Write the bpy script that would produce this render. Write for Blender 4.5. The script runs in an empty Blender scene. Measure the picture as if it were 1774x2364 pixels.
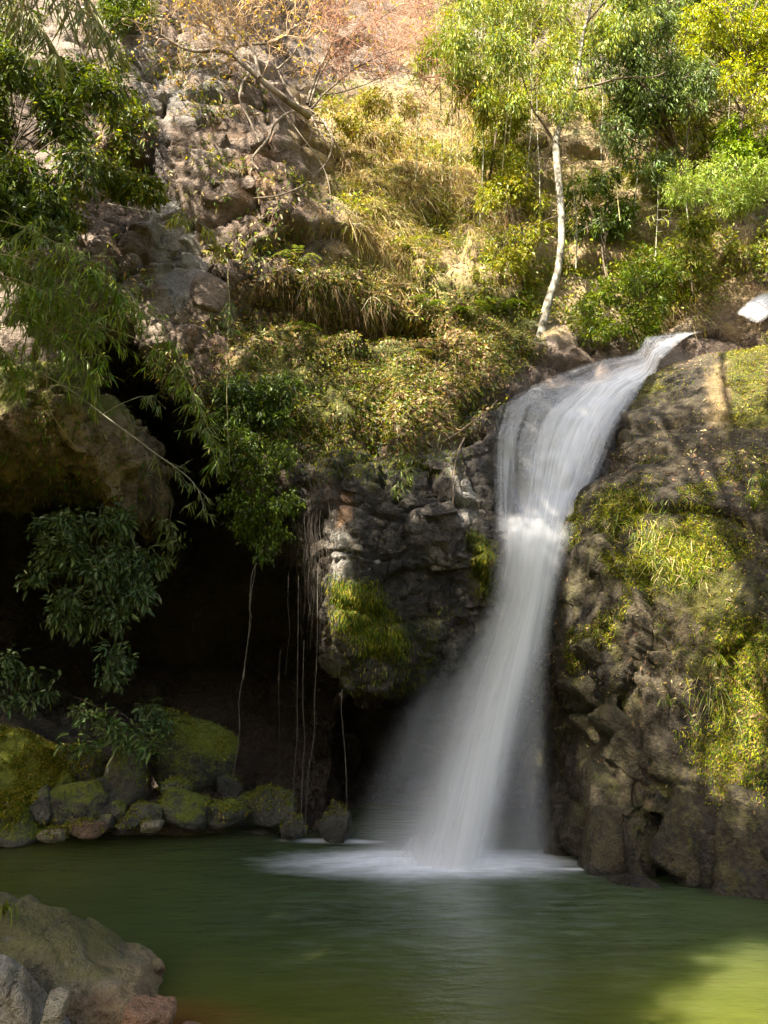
import bpy, bmesh, math, random
import numpy as np
from mathutils import Vector, Matrix
from mathutils.bvhtree import BVHTree

# ------------------------------------------------------------------ camera, sky, sun, exposure
scene = bpy.context.scene
COL = scene.collection
PITCH = math.radians(12.0)
EYE = np.array([0.0, 0.0, 2.0])
W, H, F = 1774.0, 2364.0, 1778.0          # photograph size and focal length in its pixels

cam_d = bpy.data.cameras.new('camera')
cam = bpy.data.objects.new('camera', cam_d)
COL.objects.link(cam)
cam.location = EYE
cam.rotation_euler = (math.pi / 2 + PITCH, 0, 0)
cam_d.sensor_fit = 'VERTICAL'
cam_d.sensor_height = 24.0
cam_d.lens = 24.0 * F / H
cam_d.clip_start = 0.05
cam_d.clip_end = 2000
scene.camera = cam
scene.render.resolution_x, scene.render.resolution_y = 768, 1024

SUN_ELEV, SUN_AZ = math.radians(47), math.radians(224)      # azimuth clockwise from +Y: behind the camera, to the left
SUN = np.array([math.cos(SUN_ELEV) * math.sin(SUN_AZ), math.cos(SUN_ELEV) * math.cos(SUN_AZ), math.sin(SUN_ELEV)])
world = bpy.data.worlds.new('World')
scene.world = world
world.use_nodes = True
wn = world.node_tree.nodes
sky = wn.new('ShaderNodeTexSky')
sky.sky_type = 'NISHITA'
sky.sun_disc = False
sky.sun_elevation = SUN_ELEV
sky.sun_rotation = SUN_AZ
sky.air_density = 1.0
sky.dust_density = 4.0
sky.ozone_density = 0.6
world.node_tree.links.new(sky.outputs[0], wn['Background'].inputs[0])
wn['Background'].inputs[1].default_value = 0.095
sun_d = bpy.data.lights.new('sun', 'SUN')
sun_d.energy = 5.0
sun_d.angle = math.radians(0.6)
sun_d.color = (1.0, 0.91, 0.76)
sun_o = bpy.data.objects.new('sun', sun_d)
COL.objects.link(sun_o)
sun_o.location = (-10, -10, 30)
sun_o.rotation_euler = Vector(SUN).to_track_quat('Z', 'Y').to_euler()
scene.view_settings.view_transform = 'Standard'
scene.view_settings.look = 'None'
scene.view_settings.exposure = 2.4
scene.view_settings.gamma = 1.0
scene.view_settings.use_curve_mapping = False
cy = scene.cycles
cy.max_bounces = 5
cy.diffuse_bounces = 3
cy.glossy_bounces = 2
cy.transmission_bounces = 3
cy.transparent_max_bounces = 48
cy.sample_clamp_indirect = 4.0
cy.caustics_reflective = False
cy.caustics_refractive = False
cy.use_denoising = True
cy.use_adaptive_sampling = True
cy.adaptive_threshold = 0.02

rng = np.random.default_rng(11)
random.seed(5)
CP, SP = math.cos(PITCH), math.sin(PITCH)

def P(px, py, Y):
    """A point at distance Y in front of the camera, on the line of sight of a spot in the photograph."""
    px, py, Y = np.broadcast_arrays(np.asarray(px, float), np.asarray(py, float), np.asarray(Y, float))
    a, b = (px - W / 2) / F, (H / 2 - py) / F
    k = Y / (CP - b * SP)
    return np.stack([a * k, Y, 2.0 + (SP + b * CP) * k], -1)

def proj(p):
    """Where world points fall in the photograph."""
    p = np.asarray(p, float)
    x, y, z = p[..., 0], p[..., 1], p[..., 2] - 2.0
    d = np.maximum(y * CP + z * SP, 1e-3)
    u = -y * SP + z * CP
    return W / 2 + F * x / d, H / 2 - F * u / d

# ------------------------------------------------------------------ noise
def _h(ix, iy, iz, s):
    n = (ix.astype(np.int64) * 374761393 + iy.astype(np.int64) * 668265263 + iz.astype(np.int64) * 2147483647 + s * 974711) & 0xFFFFFFFF
    n = ((n ^ (n >> 13)) * 1274126177) & 0xFFFFFFFF
    n = ((n ^ (n >> 15)) * 2246822519) & 0xFFFFFFFF
    return ((n ^ (n >> 16)) & 0xFFFFFF) / float(0x1000000)

def noise(p, s=0):
    p = np.asarray(p, float)
    i = np.floor(p)
    f = p - i
    f = f * f * f * (f * (f * 6 - 15) + 10)
    i = i.astype(np.int64)
    x, y, z = i[..., 0], i[..., 1], i[..., 2]
    fx, fy, fz = f[..., 0], f[..., 1], f[..., 2]
    def g(a, b, c): return _h(x + a, y + b, z + c, s)
    x00 = g(0, 0, 0) * (1 - fx) + g(1, 0, 0) * fx
    x10 = g(0, 1, 0) * (1 - fx) + g(1, 1, 0) * fx
    x01 = g(0, 0, 1) * (1 - fx) + g(1, 0, 1) * fx
    x11 = g(0, 1, 1) * (1 - fx) + g(1, 1, 1) * fx
    return 2 * ((x00 * (1 - fy) + x10 * fy) * (1 - fz) + (x01 * (1 - fy) + x11 * fy) * fz) - 1

def fbm(p, oct=4, s=0, gain=0.5):
    p = np.asarray(p, float)
    t, a, n = 0, 1.0, 0.0
    for k in range(oct):
        t = t + a * noise(p * 2.03 ** k + 17.3 * k, s + k)
        n += a
        a *= gain
    return t / n

def blocks(p, scale, s=0):
    """Fractured rock: every cell has an offset and a tilt of its own; also the distance to the nearest crack."""
    q = np.asarray(p, float) / np.asarray(scale, float)
    out = np.empty(len(q)); crack = np.empty(len(q)); cid = np.empty(len(q))
    for a in range(0, len(q), 150000):
        w = q[a:a + 150000]
        c = np.floor(w).astype(np.int64)
        b1 = np.full(len(w), 9.0); b2 = np.full(len(w), 9.0)
        val = np.zeros(len(w)); idn = np.zeros(len(w))
        for dx in (-1, 0, 1):
            for dy in (-1, 0, 1):
                for dz in (-1, 0, 1):
                    ix, iy, iz = c[:, 0] + dx, c[:, 1] + dy, c[:, 2] + dz
                    h1, h2, h3 = _h(ix, iy, iz, s), _h(ix, iy, iz, s + 1), _h(ix, iy, iz, s + 2)
                    ex, ey, ez = w[:, 0] - ix - .15 - .7 * h1, w[:, 1] - iy - .15 - .7 * h2, w[:, 2] - iz - .15 - .7 * h3
                    d = np.sqrt(np.sqrt(ex ** 4 + ey ** 4 + ez ** 4))
                    near = d < b1
                    b2 = np.where(near, b1, np.minimum(b2, d))
                    hv = _h(ix, iy, iz, s + 3)
                    v = (hv - 0.5) * 2 + (h2 - 0.5) * 1.7 * ex + (h3 - 0.5) * 1.7 * ey + (h1 - 0.5) * 1.7 * ez
                    val = np.where(near, v, val); idn = np.where(near, hv, idn)
                    b1 = np.minimum(b1, d)
        out[a:a + 150000] = val; crack[a:a + 150000] = b2 - b1; cid[a:a + 150000] = idn
    return out, crack, cid

# ------------------------------------------------------------------ shapes in the plane
def poly_sd(x, z, poly):
    """Signed distance to a polygon, negative inside."""
    x = np.asarray(x, float); z = np.asarray(z, float)
    poly = np.asarray(poly, float)
    best = np.full(x.shape, 1e9); inside = np.zeros(x.shape, bool)
    n = len(poly)
    for i in range(n):
        x0, z0 = poly[i]; x1, z1 = poly[(i + 1) % n]
        ex, ez = x1 - x0, z1 - z0
        t = np.clip(((x - x0) * ex + (z - z0) * ez) / (ex * ex + ez * ez + 1e-12), 0, 1)
        best = np.minimum(best, np.hypot(x - x0 - t * ex, z - z0 - t * ez))
        if abs(ez) > 1e-12:
            cross = ((z0 > z) != (z1 > z)) & (x < ex * (z - z0) / ez + x0)
            inside ^= cross
    return np.where(inside, -best, best)

def soft(d, w):
    """1 inside (d<0), 0 outside, eased over w."""
    t = np.clip(0.5 - d / w, 0, 1)
    return t * t * (3 - 2 * t)

def tps(ctrl):
    """Smooth surface Y(x,z) through control spots (px, py, Y)."""
    c = np.asarray(ctrl, float)
    w = P(c[:, 0], c[:, 1], c[:, 2])
    q = w[:, [0, 2]]; v = w[:, 1]
    def U(r2): return r2 * np.log(r2 + 1e-9)
    n = len(q)
    K = U(((q[:, None] - q[None]) ** 2).sum(-1)) + 0.4 * np.eye(n)
    A = np.zeros((n + 3, n + 3)); A[:n, :n] = K; A[:n, n] = 1; A[:n, n + 1:] = q; A[n, :n] = 1; A[n + 1:, :n] = q.T
    s = np.linalg.solve(A, np.concatenate([v, np.zeros(3)]))
    lo, hi = v.min(), v.max()
    def f(x, z):
        t = s[n] + s[n + 1] * x + s[n + 2] * z
        for i in range(n):
            t = t + s[i] * U((x - q[i, 0]) ** 2 + (z - q[i, 1]) ** 2)
        return np.clip(t, lo - 0.5, hi + 0.5)
    return f

# ------------------------------------------------------------------ surface extraction
def surface_nets(f, org, h):
    nx, ny, nz = f.shape
    s = f < 0
    acc = np.zeros((nx - 1, ny - 1, nz - 1, 3), np.float32); cnt = np.zeros((nx - 1, ny - 1, nz - 1), np.float32)
    sl = lambda o, n: slice(o, n - 1 + o)
    for ax in range(3):
        for o1 in (0, 1):
            for o2 in (0, 1):
                oa = [0, 0, 0]; others = [i for i in range(3) if i != ax]
                oa[others[0]] = o1; oa[others[1]] = o2
                ob = list(oa); ob[ax] = 1
                A = f[sl(oa[0], nx), sl(oa[1], ny), sl(oa[2], nz)]; B = f[sl(ob[0], nx), sl(ob[1], ny), sl(ob[2], nz)]
                m = (A < 0) != (B < 0)
                t = np.where(m, A / np.where(m, A - B, 1), 0)
                for k in range(3):
                    acc[..., k] += m * (t if k == ax else oa[k])
                cnt += m
    act = cnt > 0
    idx = np.full(act.shape, -1, np.int64); idx[act] = np.arange(act.sum())
    ijk = np.argwhere(act)
    verts = (ijk + acc[act] / cnt[act][:, None]) * h + org
    faces = []
    for ax in range(3):
        u, v = [(1, 2), (2, 0), (0, 1)][ax]
        n = [nx, ny, nz]
        a = [slice(None)] * 3; b = [slice(None)] * 3
        a[ax] = slice(0, n[ax] - 1); b[ax] = slice(1, n[ax])
        for k in (u, v):
            a[k] = slice(1, n[k] - 1); b[k] = slice(1, n[k] - 1)
        sa, sb = s[tuple(a)], s[tuple(b)]
        e = np.argwhere(sa != sb)
        if not len(e): continue
        flip = sa[tuple(e.T)]
        base = e.copy()
        base[:, u] += 1; base[:, v] += 1
        def cell(du, dv):
            c = base.copy(); c[:, u] -= du; c[:, v] -= dv
            return idx[c[:, 0], c[:, 1], c[:, 2]]
        q = np.stack([cell(1, 1), cell(0, 1), cell(0, 0), cell(1, 0)], 1)
        q = np.where(flip[:, None], q, q[:, ::-1])
        faces.append(q)
    return verts, np.concatenate(faces)

def mesh_np(name, verts, faces, smooth=True):
    """A mesh from arrays; faces is one array of triangles or quads, or a list of such arrays."""
    me = bpy.data.meshes.new(name)
    fl = faces if isinstance(faces, list) else [faces]
    fl = [np.asarray(x) for x in fl if len(x)]
    verts = np.asarray(verts, np.float32)
    me.vertices.add(len(verts)); me.vertices.foreach_set('co', verts.ravel())
    li = np.concatenate([x.ravel() for x in fl]).astype(np.int32)
    tot = np.concatenate([np.full(len(x), x.shape[1]) for x in fl]).astype(np.int32)
    st = np.concatenate([[0], np.cumsum(tot)[:-1]]).astype(np.int32)
    me.loops.add(len(li)); me.loops.foreach_set('vertex_index', li)
    me.polygons.add(len(tot)); me.polygons.foreach_set('loop_start', st)
    me.update(calc_edges=True)
    me.polygons.foreach_set('use_smooth', np.full(len(tot), smooth))
    me.validate()
    return me

def cc(v, q):
    """One Catmull-Clark step on a closed or open all-quad mesh."""
    n = len(v)
    e = np.stack([q, np.roll(q, -1, 1)], -1).reshape(-1, 2); e.sort(1)
    key, inv, cnt = np.unique(e[:, 0].astype(np.int64) * n + e[:, 1], return_inverse=True, return_counts=True)
    ev = np.stack([key // n, key % n], 1); inv = inv.reshape(-1, 4)
    fp = v[q].mean(1)
    mid = v[ev].mean(1)
    fs = np.stack([np.bincount(inv.ravel(), np.repeat(fp[:, k], 4), len(ev)) for k in range(3)], 1)
    inner = cnt == 2
    ep = np.where(inner[:, None], 0.5 * mid + 0.25 * fs, mid)
    val = np.maximum(np.bincount(q.ravel(), minlength=n), 1)[:, None]
    F_ = np.stack([np.bincount(q.ravel(), np.repeat(fp[:, k], 4), n) for k in range(3)], 1) / val
    R_s = np.stack([np.bincount(ev.ravel(), np.repeat(mid[:, k], 2), n) for k in range(3)], 1)
    R_n = np.maximum(np.bincount(ev.ravel(), minlength=n), 1)[:, None]
    vp = (F_ + 2 * R_s / R_n + (val - 3) * v) / val
    bnd = np.zeros(n, bool); bnd[ev[cnt != 2].ravel()] = True
    vp[bnd | (val[:, 0] < 3)] = v[bnd | (val[:, 0] < 3)]
    E = inv + n; Fi = (np.arange(len(q)) + n + len(ev))
    nq = np.concatenate([np.stack([q[:, k], E[:, k], Fi, E[:, (k + 3) % 4]], 1) for k in range(4)])
    return np.concatenate([vp, ep, fp]), nq

def subdiv(v, q, levels):
    for _ in range(levels): v, q = cc(v, q)
    return v, q

def vnormals(v, q):
    fn = np.cross(v[q[:, 2]] - v[q[:, 0]], v[q[:, 3]] - v[q[:, 1]])
    n = np.stack([np.bincount(q.ravel(), np.repeat(fn[:, k], 4), len(v)) for k in range(3)], 1)
    return n / np.maximum(np.linalg.norm(n, axis=1, keepdims=True), 1e-12)

def cull(v, q, keep):
    """Drop the faces not kept and the vertices they leave unused."""
    q = q[keep]
    used, inv = np.unique(q, return_inverse=True)
    return v[used], inv.reshape(-1, 4)

def put_attr(me, name, arr):
    arr = np.asarray(arr, np.float32)
    a = me.attributes.new(name, 'FLOAT_COLOR', 'POINT')
    full = np.ones((len(me.vertices), 4), np.float32)
    full[:, :arr.shape[1]] = arr
    a.data.foreach_set('color', full.ravel())

def link(name, me, mat=None, parent=None, **props):
    o = bpy.data.objects.new(name, me)
    COL.objects.link(o)
    if me is not None:
        me.name = name
        if mat is not None and not me.materials: me.materials.append(mat)
    if parent is not None: o.parent = parent
    for k, v in props.items(): o[k] = v
    return o

def empty(name, loc, **props):
    o = link(name, None, **props)
    o.location = loc
    o.empty_display_size = 0.2
    return o

def child(name, me, mat, parent, **props):
    """A part whose mesh is given in world coordinates."""
    o = link(name, me, mat, parent, **props)
    m = Matrix.Identity(4)
    q = parent
    while q is not None:
        m = Matrix.Translation(q.location) @ m if q.type == 'EMPTY' else m
        q = q.parent
    o.matrix_parent_inverse = m.inverted()
    return o
# ------------------------------------------------------------------ materials
class N:
    """Small helper around a node tree."""
    def __init__(s, name):
        s.m = bpy.data.materials.new(name); s.m.use_nodes = True
        s.t = s.m.node_tree; s.t.nodes.clear()
        s.out = s.t.nodes.new('ShaderNodeOutputMaterial')
    def n(s, kind, **kw):
        x = s.t.nodes.new('ShaderNode' + kind)
        for k, v in kw.items(): setattr(x, k, v)
        return x
    def set(s, sock, v):
        if isinstance(v, bpy.types.NodeSocket): s.t.links.new(v, sock)
        else: sock.default_value = (*v, 1) if isinstance(v, tuple) and len(v) == 3 and sock.type == 'RGBA' else v
    def pos(s, scale=(1, 1, 1)):
        g = s.n('NewGeometry'); mp = s.n('Mapping')
        s.t.links.new(g.outputs['Position'], mp.inputs[0]); mp.inputs['Scale'].default_value = scale
        return mp.outputs[0]
    def noise(s, vec, scale, detail=5, rough=0.6, dist=0.0):
        x = s.n('TexNoise'); s.set(x.inputs['Vector'], vec)
        x.inputs['Scale'].default_value = scale; x.inputs['Detail'].default_value = detail
        x.inputs['Roughness'].default_value = rough; x.inputs['Distortion'].default_value = dist
        return x.outputs['Fac']
    def voro(s, vec, scale, feature='F1', out='Distance'):
        x = s.n('TexVoronoi', feature=feature); s.set(x.inputs['Vector'], vec); x.inputs['Scale'].default_value = scale
        return x.outputs[out]
    def ramp(s, fac, stops, interp='LINEAR'):
        x = s.n('ValToRGB'); s.set(x.inputs[0], fac); r = x.color_ramp; r.interpolation = interp
        while len(r.elements) < len(stops): r.elements.new(0.5)
        for e, (p, c) in zip(r.elements, stops):
            e.position = p; e.color = (*c, 1) if isinstance(c, tuple) else (c, c, c, 1)
        return x.outputs[0]
    def mix(s, fac, a, b, mode='MIX'):
        x = s.n('Mix', data_type='RGBA', blend_type=mode)
        s.set(x.inputs[0], fac); s.set(x.inputs[6], a); s.set(x.inputs[7], b)
        return x.outputs[2]
    def math(s, op, a, b=0.0, c=0.0, clamp=False):
        x = s.n('Math', operation=op, use_clamp=clamp)
        s.set(x.inputs[0], a); s.set(x.inputs[1], b); s.set(x.inputs[2], c)
        return x.outputs[0]
    def mrange(s, v, a, b, c=0.0, d=1.0, kind='SMOOTHSTEP'):
        x = s.n('MapRange', interpolation_type=kind)
        s.set(x.inputs[0], v)
        for i, q in enumerate((a, b, c, d)): s.set(x.inputs[i + 1], q)
        return x.outputs[0]
    def attr(s, name):
        x = s.n('Attribute', attribute_name=name); return x
    def sep(s, col):
        x = s.n('SeparateColor'); s.set(x.inputs[0], col); return x.outputs
    def bump(s, h, strength, dist, nor=None):
        x = s.n('Bump'); s.set(x.inputs['Height'], h); x.inputs['Strength'].default_value = strength; x.inputs['Distance'].default_value = dist
        if nor is not None: s.set(x.inputs['Normal'], nor)
        return x.outputs[0]
    def bsdf(s, **kw):
        x = s.n('BsdfPrincipled')
        for k, v in kw.items(): s.set(x.inputs[k.replace('_', ' ')], v)
        return x
    def done(s, shader):
        s.t.links.new(shader, s.out.inputs['Surface']); return s.m

def rock_material(name, dark, mid, light, moss=((0.05, 0.065, 0.012), (0.19, 0.18, 0.03)), strata=1.0, bump=1.0, speck=(0.42, 0.40, 0.36)):
    """Rock: 'paint' carries moss, wetness (plus shade painted into the cave), red earth and 'paint2' pale rock, ochre soil and slow tone, each broken up here."""
    k = N(name)
    p = k.pos((1, 1, strata)); p1 = k.pos()
    medn, fine = k.noise(p, 3.8, 5, 0.72, 0.0), k.noise(p1, 21, 4, 0.72)
    n2 = k.noise(p1, 2.3, 4, 0.68)
    a1, a2 = k.attr('paint'), k.attr('paint2')
    r1, r2 = k.sep(a1.outputs['Color']), k.sep(a2.outputs['Color'])
    tone = k.math('ADD', k.math('MULTIPLY', r2[2], 0.28), k.math('ADD', k.math('MULTIPLY', medn, 0.37), k.math('MULTIPLY', fine, 0.38)))
    c = k.ramp(tone, [(0.37, dark), (0.49, mid), (0.63, light)])
    def broken(v, nz, sharp=0.5):
        return k.mrange(k.math('ADD', v, k.math('MULTIPLY', k.math('SUBTRACT', nz, 0.5), 1.5)), 0.5 - sharp / 2, 0.5 + sharp / 2)
    mixn = k.math('ADD', k.math('MULTIPLY', medn, 0.6), k.math('MULTIPLY', fine, 0.4))
    c = k.mix(broken(r2[0], n2), c, k.ramp(mixn, [(0.3, (0.15, 0.135, 0.115)), (0.55, (0.30, 0.28, 0.25)), (0.72, (0.44, 0.42, 0.37))]))
    c = k.mix(broken(r1[2], n2), c, k.ramp(mixn, [(0.3, (0.12, 0.068, 0.038)), (0.7, (0.30, 0.185, 0.11))]))
    c = k.mix(broken(r2[1], n2), c, k.ramp(tone, [(0.35, (0.15, 0.095, 0.04)), (0.6, (0.40, 0.30, 0.15))]))
    mm = broken(r1[0], mixn, 0.35)
    c = k.mix(mm, c, k.ramp(k.math('ADD', k.math('MULTIPLY', n2, 0.6), k.math('MULTIPLY', fine, 0.4)), [(0.35, moss[0]), (0.65, moss[1])]))
    wet = broken(r1[1], n2, 0.6)
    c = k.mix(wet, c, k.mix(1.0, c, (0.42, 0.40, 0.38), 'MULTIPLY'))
    hgt = k.math('ADD', medn, k.math('MULTIPLY', fine, 0.5))
    nb = k.bump(hgt, 0.95 * bump, 0.13)
    rough = k.math('SUBTRACT', 0.92, k.math('MULTIPLY', wet, 0.6))
    b = k.bsdf(Base_Color=c, Roughness=rough, Normal=nb)
    b.inputs['Specular IOR Level'].default_value = 0.5
    return k.done(b.outputs[0])

M = {}
M['cliff'] = rock_material('cliff_rock', (0.05, 0.036, 0.027), (0.165, 0.118, 0.086), (0.31, 0.25, 0.195), strata=1.6, bump=1.2)
M['fallrock'] = rock_material('wet_rock', (0.013, 0.011, 0.009), (0.052, 0.042, 0.032), (0.21, 0.178, 0.14), strata=0.45, bump=1.3)
M['outcrop'] = rock_material('outcrop_rock', (0.016, 0.012, 0.007), (0.058, 0.044, 0.023), (0.15, 0.118, 0.07), moss=((0.03, 0.034, 0.006), (0.13, 0.115, 0.016)), strata=0.6, bump=1.3)
M['ledge'] = rock_material('ledge_rock', (0.035, 0.023, 0.014), (0.12, 0.08, 0.046), (0.25, 0.18, 0.115))
M['boulder'] = rock_material('boulder_rock', (0.04, 0.037, 0.028), (0.10, 0.092, 0.068), (0.20, 0.185, 0.14), moss=((0.07, 0.095, 0.012), (0.25, 0.27, 0.025)), bump=1.2)
M['greystone'] = rock_material('grey_boulder', (0.05, 0.043, 0.024), (0.165, 0.142, 0.085), (0.36, 0.315, 0.20), moss=((0.10, 0.09, 0.03), (0.22, 0.20, 0.07)), bump=1.4)
M['palestone'] = rock_material('pale_stone', (0.17, 0.14, 0.09), (0.37, 0.315, 0.215), (0.54, 0.475, 0.345), bump=1.5)
M['pinkstone'] = rock_material('pink_stone', (0.13, 0.065, 0.03), (0.26, 0.14, 0.075), (0.38, 0.27, 0.20))

def leaf_material(name, trans=0.35, gloss=0.45, spec=0.4):
    k = N(name)
    a = k.attr('tint')
    b = k.bsdf(Base_Color=a.outputs['Color'], Roughness=gloss)
    b.inputs['Specular IOR Level'].default_value = spec
    t = k.n('BsdfTranslucent'); k.set(t.inputs[0], k.mix(1.0, a.outputs['Color'], (1.5, 1.35, 0.7), 'MULTIPLY'))
    x = k.n('MixShader'); x.inputs[0].default_value = trans
    k.t.links.new(b.outputs[0], x.inputs[1]); k.t.links.new(t.outputs[0], x.inputs[2])
    return k.done(x.outputs[0])
M['leaf'] = leaf_material('leaf')
M['glossleaf'] = leaf_material('glossy_leaf', 0.25, 0.5, 0.35)
M['drygrass'] = leaf_material('dry_blade', 0.3, 0.7, 0.2)
M['moss'] = leaf_material('moss_frond', 0.3, 0.8, 0.15)

def bark_material(name, stops, scale=9.0, stretch=0.25, rough=0.85):
    k = N(name)
    p = k.pos((1, 1, stretch)); p1 = k.pos()
    t = k.math('ADD', k.math('MULTIPLY', k.noise(p, scale, 5, 0.65), 0.6), k.math('MULTIPLY', k.noise(p1, scale * 0.5, 4, 0.6), 0.4))
    b = k.bsdf(Base_Color=k.ramp(t, stops), Roughness=rough, Normal=k.bump(t, 0.5, 0.03))
    return k.done(b.outputs[0])
M['bark'] = bark_material('brown_bark', [(0.35, (0.05, 0.035, 0.022)), (0.65, (0.18, 0.13, 0.09))])
M['palebark'] = bark_material('pale_bark', [(0.42, (0.05, 0.042, 0.028)), (0.49, (0.19, 0.17, 0.125)), (0.61, (0.42, 0.39, 0.32))], 8, 0.9)
M['rootbark'] = bark_material('grey_root_bark', [(0.35, (0.10, 0.075, 0.05)), (0.65, (0.33, 0.27, 0.20))])
M['darkgrey'] = bark_material('dim_root_bark', [(0.35, (0.06, 0.05, 0.038)), (0.65, (0.19, 0.16, 0.125))])
M['twig'] = bark_material('tan_twig_bark', [(0.35, (0.30, 0.18, 0.09)), (0.65, (0.55, 0.39, 0.22))])
M['redtwig'] = bark_material('red_twig_bark', [(0.35, (0.28, 0.12, 0.07)), (0.65, (0.50, 0.28, 0.17))])
M['darkroot'] = bark_material('dark_root_bark', [(0.35, (0.018, 0.014, 0.010)), (0.65, (0.065, 0.05, 0.037))])
M['culm'] = bark_material('bamboo_culm', [(0.35, (0.20, 0.19, 0.06)), (0.65, (0.48, 0.42, 0.22))], 3)
M['greyculm'] = bark_material('grey_bamboo_culm', [(0.35, (0.17, 0.16, 0.11)), (0.65, (0.42, 0.40, 0.31))], 4)
# ------------------------------------------------------------------ the rock masses
SOLIDS = []          # (name, coordinates, quads, normals) of everything plants can stand on
def px_poly(poly, Y):
    a = np.asarray(poly, float)
    return P(a[:, 0], a[:, 1], Y)[:, [0, 2]]

def region(px, py, poly, w=60):
    return soft(poly_sd(px, py, poly), w)

def rock_mass(name, field, box, h, levels, mat, paint, rough, label=None, keep=None):
    (x0, x1), (y0, y1), (z0, z1) = box
    gx, gy, gz = np.arange(x0, x1, h), np.arange(y0, y1, h), np.arange(z0, z1, h)
    f = field(gx, gy, gz)
    v, q = surface_nets(f.astype(np.float32), np.array([x0, y0, z0]), h)
    if keep is not None: v, q = cull(v, q, keep(v[q].mean(1)))
    c, q = subdiv(v, q, levels)
    n = vnormals(c, q)
    d, crack = rough(c, n)
    c2 = c + n * d[:, None]
    n = vnormals(c2, q)
    px, py = proj(c2)
    p1, p2 = paint(c2, n, px, py, crack)
    me = mesh_np(name, c2, q)
    slow = 0.5 + 0.55 * fbm(c2 * 0.9, 3, 97)
    put_attr(me, 'paint', np.clip(np.stack(p1, 1), 0, 1)); put_attr(me, 'paint2', np.clip(np.stack(p2 + [slow], 1), 0, 1))
    o = link(name, me, mat, kind='structure')
    if label: o['label'] = label
    SOLIDS.append((name, c2, q, n))
    return o

def relief(poly, Y0, ctrl, rnd, yback, k=1.0):
    """Solid behind the surface through ctrl, inside the outline poly, its rim rounded back over rnd."""
    D = tps(ctrl); pl = px_poly(poly, Y0)
    def field(gx, gy, gz):
        X, Z = np.meshgrid(gx, gz, indexing='ij')
        sd = poly_sd(X, Z, pl)
        t = np.clip(1 + sd / rnd, 0, 1)
        front = D(X, Z) + rnd * (1 - np.sqrt(np.clip(1 - t * t, 0, 1)))
        f = np.maximum(front[:, None, :] - gy[None, :, None], sd[:, None, :] * k)
        return np.maximum(f, gy[None, :, None] - yback)
    return field

Z0 = np.zeros
# ---- the gorge wall behind everything
CLIFF = [  # px, py, distance
    (-1500, 0, 9), (-1500, 1200, 7.5), (-700, -200, 12), (-700, 600, 10), (-500, 1200, 9.5), (-500, 1900, 8.5), (-1500, 1900, 6.5),
    (0, -200, 13.2), (300, -200, 13.6), (500, -200, 16), (700, -200, 19), (950, -200, 20), (1300, -200, 19.5), (1600, -200, 18.5), (1774, -200, 17.5), (2400, -200, 13), (3200, 0, 8),
    (0, 60, 12.4), (250, 60, 12.8), (380, 60, 13.1), (470, 90, 14.5), (560, 60, 16.5), (760, 60, 18.8), (960, 80, 19.2), (1250, 80, 18.5), (1520, 80, 17.6), (1774, 80, 16.5), (2400, 200, 12),
    (300, 220, 12.4), (450, 230, 12.5), (560, 220, 12.9), (650, 230, 14.2), (760, 220, 17.2), (900, 220, 17.6), (1200, 230, 17), (1500, 250, 16.5), (1774, 250, 15.8),
    (150, 430, 11.8), (350, 430, 12.0), (550, 430, 12.2), (700, 430, 12.7), (800, 430, 13.6), (930, 430, 14.8), (1200, 430, 15.6), (1500, 430, 15.4), (1774, 430, 15.3), (2400, 500, 11),
    (200, 620, 11.5), (350, 620, 11.7), (550, 620, 11.9), (750, 620, 12.4), (900, 620, 13.2), (1100, 620, 14.0), (1300, 620, 14.5), (1500, 620, 14.6), (1700, 620, 15.0),
    (150, 800, 11.4), (300, 800, 11.4), (450, 800, 11.5), (600, 800, 11.5), (800, 800, 12.0), (1000, 800, 12.6), (1200, 800, 13.3), (1420, 790, 14.0), (1774, 780, 14.6), (2400, 900, 10.5),
    (0, 950, 11.3), (300, 950, 11.6), (480, 950, 11.4), (560, 950, 10.9), (700, 950, 10.8), (900, 960, 10.9), (1050, 960, 11.2), (1300, 1000, 12.5), (1600, 1000, 13.0),
    (0, 1250, 11.6), (300, 1300, 11.8), (520, 1150, 10.75), (620, 1150, 10.6), (700, 1250, 10.9), (900, 1300, 11.2), (1250, 1300, 11.4), (1600, 1300, 11), (2400, 1500, 9),
    (0, 1600, 11.6), (300, 1650, 11.8), (600, 1650, 11.6), (900, 1650, 11.4), (1250, 1650, 11.2), (1600, 1650, 10.5),
    (0, 1930, 10.7), (300, 1930, 10.6), (600, 1930, 10.7), (900, 1930, 10.8), (1250, 1930, 10.3), (1600, 1950, 9.5), (2400, 2000, 7.5),
]
CAVE = [(-80, 1085), (60, 1070), (150, 1090), (205, 1180), (245, 1140), (250, 980), (215, 870), (200, 800), (230, 770), (300, 870), (390, 930), (470, 960), (500, 1010), (505, 1120), (560, 1230), (660, 1290),
        (720, 1450), (800, 1600), (930, 1620), (1080, 1500), (1240, 1400), (1260, 1950), (900, 1945), (640, 1900), (520, 1830), (420, 1740), (320, 1680), (120, 1640), (-80, 1600)]
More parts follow.
